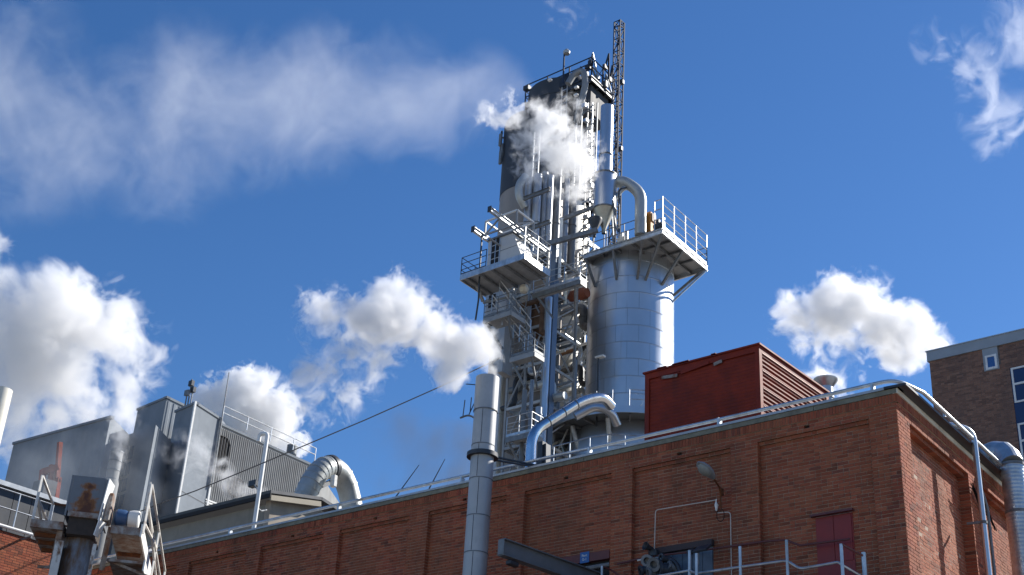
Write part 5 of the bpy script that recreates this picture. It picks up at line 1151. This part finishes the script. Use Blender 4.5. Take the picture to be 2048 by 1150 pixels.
for (px, py, hd, d1, L1_, L2_, rr_, m_, lab) in LP_:
    a = at(px, py, hd); pipe('process_pipe', [a, a + d1 * L1_, a + d1 * L1_ - Z * L2_, a + d1 * (L1_ + .9) - Z * L2_], rr_, m_, lab, group='bent process pipes in the lattice', bend=.35, n=10, rings=1.2)
tk = at(1083, 640, 69.5); t = thing('lagged_vessel', tk, 'brown lagged vessel half hidden in the lattice left of the tall column', 'vessel'); MB().lathe(tk, [(0, -1.2), (.6, -1.0), (.8, -.7), (.8, .7), (.6, .95), (0, 1.1)], 24).build('vessel_body', BROWN, t, smooth=True)
tk = at(1150, 592, 71); t = thing('lagged_vessel', tk, 'reddish brown lagged vessel seen through the lattice right of the tall column', 'vessel'); MB().lathe(tk - X * .9, [(0, 0), (.3, .1), (.36, .3), (.36, 1.6), (.3, 1.8), (0, 1.8)], 20, ax=X).build('vessel_body', mat('red_brown', (.28, .09, .05), .8, noise=.3), t, smooth=True)
sp_ = at(1048, 578, 66.2); t = thing('round_float', sp_, 'small pale yellow sphere hanging in the dark lattice under the cabin', 'sphere'); MB().lathe(sp_, [(0, -.28), (.2, -.2), (.28, 0), (.2, .2), (0, .28)], 16).build('ball', CREAM, t, smooth=True); MB().tube([sp_, sp_ + Z * 1.4], .02, 6).build('hanger', DARK, t)
for i, (px, r_, top, mi, hd, lab) in enumerate([(1076, 7, 815, 0, 66.2, 'blue-grey riser pipe low in the lattice, left of the tall column'), (1046, 5, 780, 2, 66.4, 'dark riser pipe low in the lattice beside the pale shaft'), (1060, 4, 760, 1, 66.6, 'slim grey riser pipe low in the lattice behind the elbow duct'), (1148, 3.2, 720, 0, 71, 'thin bright pipe standing in the stair lattice near the silo')]):
    a = at(px, 850, hd); pipe('riser_pipe', [vz(a, 12.7), vz(a, zat(px, top, hd))], rad(r_, a), PM[mi], lab, n=12, rings=2.2)

# ---- ring platform and skirt round the silo foot
rc_ = at(1257, 882, 72); rr0 = rad(164, rc_); rb0 = V((sb_.x, sb_.y, 0)); rz = zat(1257, 880, 72)
ring = thing('silo_ring_deck', V((sb_.x, sb_.y, rz)), 'wide round dark deck on struts encircling the lower part of the silo', 'platform')
MB().lathe(rb0, [(sr + .02, rz - .05), (rr0, rz - .05), (rr0, rz + .02), (sr + .02, rz + .02)], 64).build('deck', mat('deck_underside', (.12, .135, .15), .5, .3, noise=.2, scale=1), ring, smooth=False)
MB().lathe(rb0, [(rr0, rz - .22), (rr0 + .06, rz - .22), (rr0 + .06, rz + .16), (rr0, rz + .16), (rr0, rz - .22)], 72).build('rim_band', STAIN, ring, smooth=True)
for k in range(20):
    a = 2 * math.pi * k / 20; d_ = V((math.cos(a), math.sin(a), 0)); p = V((sb_.x, sb_.y, rz)) + d_ * (rr0 - .3)
    MB().beam(V((sb_.x, sb_.y, rz - .14)) + d_ * sr, p - Z * .14, .08, .14).build('radial_beam', STEEL, ring)
    if k % 2 == 0: MB().tube([p - Z * .15 - d_ * .5, V((sb_.x, sb_.y, rz - 3.4)) + d_ * (sr + .1)], .14, 10).build('strut', GALV, ring, smooth=True)
am = math.atan2(-sb_.y, -sb_.x)
for k in range(-5, 6):
    a = am + k * .2; p = V((sb_.x, sb_.y, rz)) + V((math.cos(a), math.sin(a), 0)) * (rr0 - .1); MB().tube([p, p + Z * 1.15], .028, 6).build('post', GALV, ring)
for z_ in (1.15, .6): MB().tube([V((sb_.x, sb_.y, rz + z_)) + V((math.cos(a), math.sin(a), 0)) * (rr0 - .1) for a in np.linspace(am + .02, am + 1.0, 10)], .025, 6).build('rail_bar', GALV, ring, smooth=True)
MB().lathe(rb0, [(sr + .9, rz - 2.2), (sr + 1.0, rz - 1.0), (sr + .7, rz - .06)], 56).build('skirt', STAIN, ring, smooth=True)
# roof rail before it
t = thing('curved_roof_rail', at(1200, 900, 60), 'thin pale curved railing on the roof in front of the silo foot', 'railing'); zr = 16
cpt = [at(x, y, 60) for x, y in ((1108, 893), (1140, 885), (1180, 874), (1215, 869), (1250, 869), (1290, 873))]
MB().tube(cpt, .03, 6).build('rail_bar', GALV, t, smooth=True)
MB().tube([p - Z * .55 for p in cpt], .022, 6).build('rail_bar', GALV, t, smooth=True)
for p in cpt: MB().tube([p, p - Z * 1.3], .028, 6).build('post', GALV, t, smooth=True)
# stainless duct over the deck
du = [at(1060, 960, 63.5), at(1064, 864, 63.5), at(1165, 800, 64.8), at(1206, 793, 65.5), at(1222, 812, 66.3)]
du[0] = vz(du[1], 12.7)
sdm = thing('stainless_duct', du[0], 'fat shining stainless duct rising from the roof and curving over the ring deck', 'duct')
MB().tube(fillet(du, .75, 8), rad(10.5, du[2]), 24).build('duct_run', mat('bright_stainless', (.62, .64, .67), .2, 1.0, noise=.1, dirt=((.3, .24, .2), 2, .55, .8, 1)), sdm, smooth=True)
for f_ in (.3, .6, .85): p = du[1].lerp(du[2], f_); d_ = (du[2] - du[1]).normalized(); MB().tube([p - d_ * .03, p + d_ * .03], rad(11.1, du[2]), 24).build('joint_band', STEEL, sdm, smooth=True)
d2 = fillet([at(1150, 833, 67), at(1190, 812, 67), at(1222, 822, 67), at(1235, 850, 67.5)], .8); t = thing('lower_duct', d2[0], 'dull second duct tucked beneath the shining stainless duct', 'duct'); MB().tube(d2, rad(9, d2[2]), 16).build('duct_run', STAIN, t, smooth=True)
for a, b, i in (((1085, 885), (1078, 935), 0), ((1092, 890), (1105, 935), 1)): t = thing('roof_strut', at(*b, 62), ['upright dark strut under the lower bend of the stainless duct', 'leaning dark strut under the lower bend of the stainless duct'][i], 'strut'); MB().beam(at(*a, 62), vz(at(*b, 62), 12.7), .35, .3).build('strut_body', DARK, t)
sl = at(1197, 715, 68.5); t = thing('deck_lamp', vz(sl, rz), 'small lamp on a tall thin post on the ring deck before the silo', 'lamp'); MB().tube([vz(sl, rz - .6), sl], .05, 6).build('post', DARK, t); MB().cbox(sl + X * .12, .6, .3, .12).build('lamp_head', WHITE, t, bevel=.03)
for i, (px, py) in enumerate([(1273, 805), (1256, 812)]):
    p = at(px, py, 72 - sr - .05); t = thing('silo_nozzle', p, ['round covered nozzle on the silo above the ring deck, beside the red housing', 'small square hatch on the silo just above the ring deck'][i], 'nozzle')
    dn = (V((0, 0, 0)) - sb_); dn.z = 0; dn.normalize(); MB().lathe(p, [(0, -.1), (.3 - .12 * i, -.1), (.3 - .12 * i, .2), (.36 - .12 * i, .2), (.36 - .12 * i, .28), (0, .28)], 18, ax=dn).build('nozzle_body', STAIN, t, smooth=True)

# ================================================================ STEAM
def steam(name, label, blobs, dens, thr=.28, gain=2.2, nscale=.35, amp=1.3, g=.35, steps=.35, warp=.9, col=(1, 1, 1), cat='steam', squash=1.0, group=None, seed=0., grow=1.25, fine=1.0):
    """drifting steam: a closed hull of merged puffs holding a scattering volume whose density frays with noise"""
    import bmesh
    bm = bmesh.new(); pts = []
    for (x, y, r, hd, k) in blobs:
        c = at(x, y, hd); rr = rad(r * grow, c); pts.append((c, rr, k)); bmesh.ops.create_icosphere(bm, subdivisions=3, radius=rr * 1.22, matrix=Matrix.Translation(c))
    me = bpy.data.meshes.new(name); bm.to_mesh(me); bm.free()
    o = bpy.data.objects.new(name, me); COL.objects.link(o)
    md = o.modifiers.new('merge', 'REMESH'); md.mode = 'VOXEL'; md.voxel_size = min(max(min(p[1] for p in pts) / 3, .08), 3)
    dg = bpy.context.evaluated_depsgraph_get(); m2 = bpy.data.meshes.new_from_object(o.evaluated_get(dg)); o.modifiers.clear(); o.data = m2
    m = bpy.data.materials.new('steam_' + name); m.use_nodes = True; t = m.node_tree; t.nodes.clear(); N = t.nodes.new; Lk = t.links.new
    geo = N('ShaderNodeNewGeometry'); pos = geo.outputs['Position']
    def mt(op, a, b=None, c=None, clamp=False):
        n = N('ShaderNodeMath'); n.operation = op; n.use_clamp = clamp
        for i, v in enumerate((a, b, c)):
            if v is None: continue
            if isinstance(v, (int, float)): n.inputs[i].default_value = v
            else: Lk(v, n.inputs[i])
        return n.outputs[0]
    off = N('ShaderNodeVectorMath'); off.operation = 'ADD'; Lk(pos, off.inputs[0]); off.inputs[1].default_value = (seed * 13.1, seed * 7.7, seed * 3.3)
    wn = N('ShaderNodeTexNoise'); wn.inputs['Scale'].default_value = nscale * .9; wn.inputs['Detail'].default_value = 2; Lk(off.outputs[0], wn.inputs['Vector'])
    ws = N('ShaderNodeVectorMath'); ws.operation = 'SUBTRACT'; Lk(wn.outputs['Color'], ws.inputs[0]); ws.inputs[1].default_value = (.5, .5, .5)
    wm = N('ShaderNodeVectorMath'); wm.operation = 'SCALE'; Lk(ws.outputs[0], wm.inputs[0]); wm.inputs['Scale'].default_value = warp / nscale * 1.3
    wp_ = N('ShaderNodeVectorMath'); wp_.operation = 'ADD'; Lk(pos, wp_.inputs[0]); Lk(wm.outputs[0], wp_.inputs[1])
    n2 = N('ShaderNodeVectorMath'); n2.operation = 'ADD'; Lk(off.outputs[0], n2.inputs[0]); Lk(wm.outputs[0], n2.inputs[1])
    nz = N('ShaderNodeTexNoise'); nz.inputs['Scale'].default_value = nscale; nz.inputs['Detail'].default_value = 6; nz.inputs['Roughness'].default_value = .62; Lk(n2.outputs[0], nz.inputs['Vector'])
    # half-warped position keeps puffs inside the hull
    hw_ = N('ShaderNodeVectorMath'); hw_.operation = 'SCALE'; Lk(wm.outputs[0], hw_.inputs[0]); hw_.inputs['Scale'].default_value = .5
    hp = N('ShaderNodeVectorMath'); hp.operation = 'ADD'; Lk(pos, hp.inputs[0]); Lk(hw_.outputs[0], hp.inputs[1])
    acc = hull = None
    for c, r, k in pts:
        d = N('ShaderNodeVectorMath'); d.operation = 'DISTANCE'; Lk(hp.outputs[0], d.inputs[0]); d.inputs[1].default_value = c
        v = mt('MULTIPLY_ADD', d.outputs['Value'], -k / r, k)
        acc = v if acc is None else mt('SMOOTH_MAX', acc, v, .15)
        d = N('ShaderNodeVectorMath'); d.operation = 'DISTANCE'; Lk(pos, d.inputs[0]); d.inputs[1].default_value = c
        v = mt('MULTIPLY_ADD', d.outputs['Value'], -1 / r, 1.18); hull = v if hull is None else mt('MAXIMUM', hull, v)
    n3_ = N('ShaderNodeTexNoise'); n3_.inputs['Scale'].default_value = nscale * 3.7; n3_.inputs['Detail'].default_value = 5; n3_.inputs['Roughness'].default_value = .6; Lk(n2.outputs[0], n3_.inputs['Vector'])
    n = mt('MULTIPLY_ADD', nz.outputs['Fac'], amp * 1.8, -amp * .9 - thr); n = mt('ADD', n, mt('MULTIPLY_ADD', n3_.outputs['Fac'], amp * fine, -amp * fine * .5))
    v = mt('ADD', acc, n); v = mt('MULTIPLY', v, gain, clamp=True)
    fade = mt('MULTIPLY', hull, 3.2, clamp=True); v = mt('MULTIPLY', v, fade); v = mt('MULTIPLY', v, dens)
    pv = N('ShaderNodeVolumePrincipled'); pv.inputs['Color'].default_value = (*col, 1); pv.inputs['Anisotropy'].default_value = g
    Lk(v, pv.inputs['Density']); out = N('ShaderNodeOutputMaterial'); Lk(pv.outputs[0], out.inputs['Volume'])
    m.cycles.volume_step_rate = steps
    o.data.materials.clear(); o.data.materials.append(m)
    return tag(o, label, cat, group, 'stuff' if False else None)
steam('steam_plume', 'dense white steam plume billowing left from the mouth of the grey chimney pipe',
      [(985, 742, 22, 30.4, 1.3), (972, 715, 36, 30.4, 1.3), (950, 690, 52, 30.4, 1.2), (905, 690, 60, 30.4, 1.15), (905, 745, 45, 30.4, .9), (860, 660, 66, 30.4, 1.1), (800, 630, 74, 30.4, 1.1), (775, 590, 52, 30.4, .95), (735, 650, 72, 30.4, .95), (665, 645, 66, 30.4, .62), (630, 620, 45, 30.4, .6), (700, 720, 76, 30.4, .55), (650, 780, 66, 30.4, .6), (760, 720, 55, 30.4, .45)], 3.2, nscale=1.1, thr=.3, seed=1)
steam('steam_cloud', 'bright white steam cloud drifting up from behind the brown brick building at the right',
      [(1905, 705, 26, 62, 1.2), (1870, 690, 42, 62, 1.25), (1825, 670, 55, 62, 1.2), (1775, 650, 62, 62, 1.2), (1720, 615, 66, 62, 1.2), (1680, 590, 52, 62, 1.1), (1670, 640, 66, 62, 1.1), (1605, 640, 55, 62, .85), (1578, 620, 34, 62, .8), (1690, 700, 62, 62, .72), (1660, 745, 50, 62, .8), (1800, 700, 50, 62, .9), (1640, 770, 35, 62, .8)], 1.6, nscale=.55, thr=.3, seed=2)
steam('steam_cloud', 'tall white cauliflower steam cloud boiling up behind the corrugated hall',
      [(583, 885, 22, 128, 1.3), (570, 850, 42, 128, 1.2), (545, 820, 52, 128, 1.2), (510, 800, 58, 128, 1.2), (475, 790, 52, 128, 1.15), (465, 765, 38, 128, 1.0), (490, 758, 34, 128, 1.0), (440, 782, 34, 128, 1.0), (430, 800, 46, 128, 1.1), (530, 860, 62, 128, 1.2), (480, 840, 60, 128, 1.2), (400, 800, 26, 128, .9), (575, 880, 40, 128, 1.1)], .9, nscale=.38, thr=.25, gain=6, amp=1.6, seed=3, g=.2, fine=1.2, grow=1.15)
steam('steam_cloud', 'huge white and grey steam cloud at the left edge, spreading above the left grey hall',
      [(235, 840, 60, 170, .9), (245, 770, 66, 170, 1.0), (215, 700, 90, 170, 1.15), (150, 650, 95, 170, 1.2), (110, 610, 70, 170, 1.1), (240, 640, 72, 170, 1.1), (40, 670, 90, 170, 1.1), (60, 750, 95, 170, 1.1), (150, 760, 90, 170, 1.1), (190, 830, 60, 170, 1.1), (30, 830, 80, 170, .9), (110, 830, 80, 170, .9), (270, 720, 60, 170, .6), (-20, 600, 60, 170, .9), (205, 825, 30, 170, 1.2)], .36, nscale=.115, thr=.3, amp=1.7, gain=3, seed=4, g=.2, fine=.9)
steam('small_cloud', 'small ragged cloud scrap cut by the left edge at mid height', [(-6, 495, 36, 135, .9), (8, 480, 20, 135, .7), (-10, 520, 30, 135, .6)], .5, nscale=.25, seed=5, cat='cloud')
steam('tower_steam', 'swirling grey white steam hiding the upper middle of the tallest process tower',
      [(1150, 370, 38, 65, .8), (1150, 330, 52, 65, 1.0), (1110, 300, 55, 65, 1.0), (1075, 275, 50, 65, .9), (1120, 245, 52, 65, .8), (1085, 230, 40, 65, .7), (1160, 280, 42, 65, .8), (1020, 225, 40, 65, .6), (985, 232, 32, 65, .65), (1130, 400, 32, 65, .5), (1070, 325, 42, 65, .6)], 1.3, nscale=.8, thr=.32, amp=1.6, seed=6)
steam('long_steam_trail', 'long faint bluish white steam trail stretching left from the tower top across the upper sky',
      [(1045, 190, 40, 84, .7), (1005, 195, 62, 85, .75), (940, 195, 85, 87, .75), (850, 200, 105, 91, .7), (760, 190, 115, 94, .65), (660, 200, 125, 97, .65), (560, 215, 130, 101, .65), (450, 215, 130, 105, .65), (350, 200, 130, 109, .65), (250, 240, 120, 112, .45), (330, 300, 110, 109, .45), (120, 240, 120, 117, .5), (20, 180, 130, 120, .55), (90, 290, 110, 118, .6), (10, 310, 100, 121, .45), (640, 110, 60, 98, .4), (330, 350, 80, 109, .3), (50, 90, 90, 119, .3)], .043, nscale=.12, thr=.03, gain=1.3, amp=.85, steps=.6, warp=1.2, fine=1.2, grow=1.3, seed=7)
steam('wispy_cloud', 'thin curling wisp of cloud high in the upper right corner sky', [(1880, 80, 38, 200, .7), (1915, 65, 32, 200, .6), (1930, 110, 40, 200, .55), (1975, 125, 45, 200, .6), (1985, 180, 45, 200, .55), (1985, 225, 48, 200, .8), (2030, 255, 50, 200, .7), (2000, 285, 36, 200, .4)], .042, nscale=.07, thr=.42, amp=2.6, warp=1.8, fine=1.5, grow=1.35, seed=8, cat='cloud', steps=.5)
steam('wispy_cloud', 'small white cloud wisp touching the top right corner of the sky', [(2030, 70, 45, 200, .7), (2060, 40, 60, 200, .7), (2000, 62, 28, 200, .5)], .042, nscale=.07, thr=.42, amp=2.6, warp=1.8, fine=1.5, grow=1.35, seed=9, cat='cloud', steps=.5)
steam('wispy_cloud', 'faint little wisp above and left of the tallest lattice mast', [(1160, 40, 36, 200, .5), (1130, 15, 34, 200, .4), (1180, 70, 24, 200, .4)], .04, nscale=.08, thr=.34, amp=2.4, warp=1.8, fine=1.5, seed=10, cat='cloud', steps=.5)
steam('drifting_steam', 'thin torn steam drifting before the smooth grey factory block, above the black shed roof', [(512, 985, 26, 84, .9), (485, 985, 34, 84, .9), (455, 972, 38, 84, .85), (425, 950, 40, 84, .8), (395, 925, 42, 84, .75), (360, 910, 38, 84, .6), (330, 905, 26, 84, .45), (470, 1003, 26, 84, .6)], .45, nscale=.42, thr=.34, amp=1.9, warp=1.1, seed=17)
steam('drifting_haze', 'grey steam haze veiling the red gantry and the left grey hall', [(60, 960, 70, 90, .6), (120, 930, 70, 90, .65), (180, 900, 60, 90, .5), (240, 960, 70, 90, .6), (200, 1010, 60, 90, .6), (280, 1000, 50, 90, .6), (310, 890, 50, 90, .35), (120, 990, 60, 90, .5), (240, 880, 60, 90, .5)], .045, col=(.88, .94, 1), nscale=.22, thr=.08, amp=1.1, gain=1.6, seed=12)
steam('grey_cloud', 'flat grey shaded steam patch low in the sky between arched duct and chimney pipe', [(930, 900, 62, 150, .8), (870, 890, 66, 150, .8), (810, 870, 60, 150, .75), (850, 940, 60, 150, .7), (770, 950, 46, 150, .5), (920, 960, 60, 150, .7), (750, 880, 50, 150, .35)], .13, nscale=.11, thr=.12, amp=.9, gain=1.5, g=0, col=(.20, .22, .25), cat='smoke', seed=13)  # dark volume colour puts the shade into this steam
steam('steam_column', 'grey ragged steam column rising through the gap between the left grey hall and the tall clad block',
      [(232, 935, 20, 100, .9), (236, 905, 24, 100, 1.0), (242, 870, 27, 100, 1.0), (250, 835, 32, 100, 1.0), (262, 800, 36, 100, .95), (272, 765, 40, 100, .8), (262, 730, 44, 100, .6), (295, 745, 34, 100, .5)], .42, nscale=.5, thr=.34, amp=1.9, gain=2, seed=15)
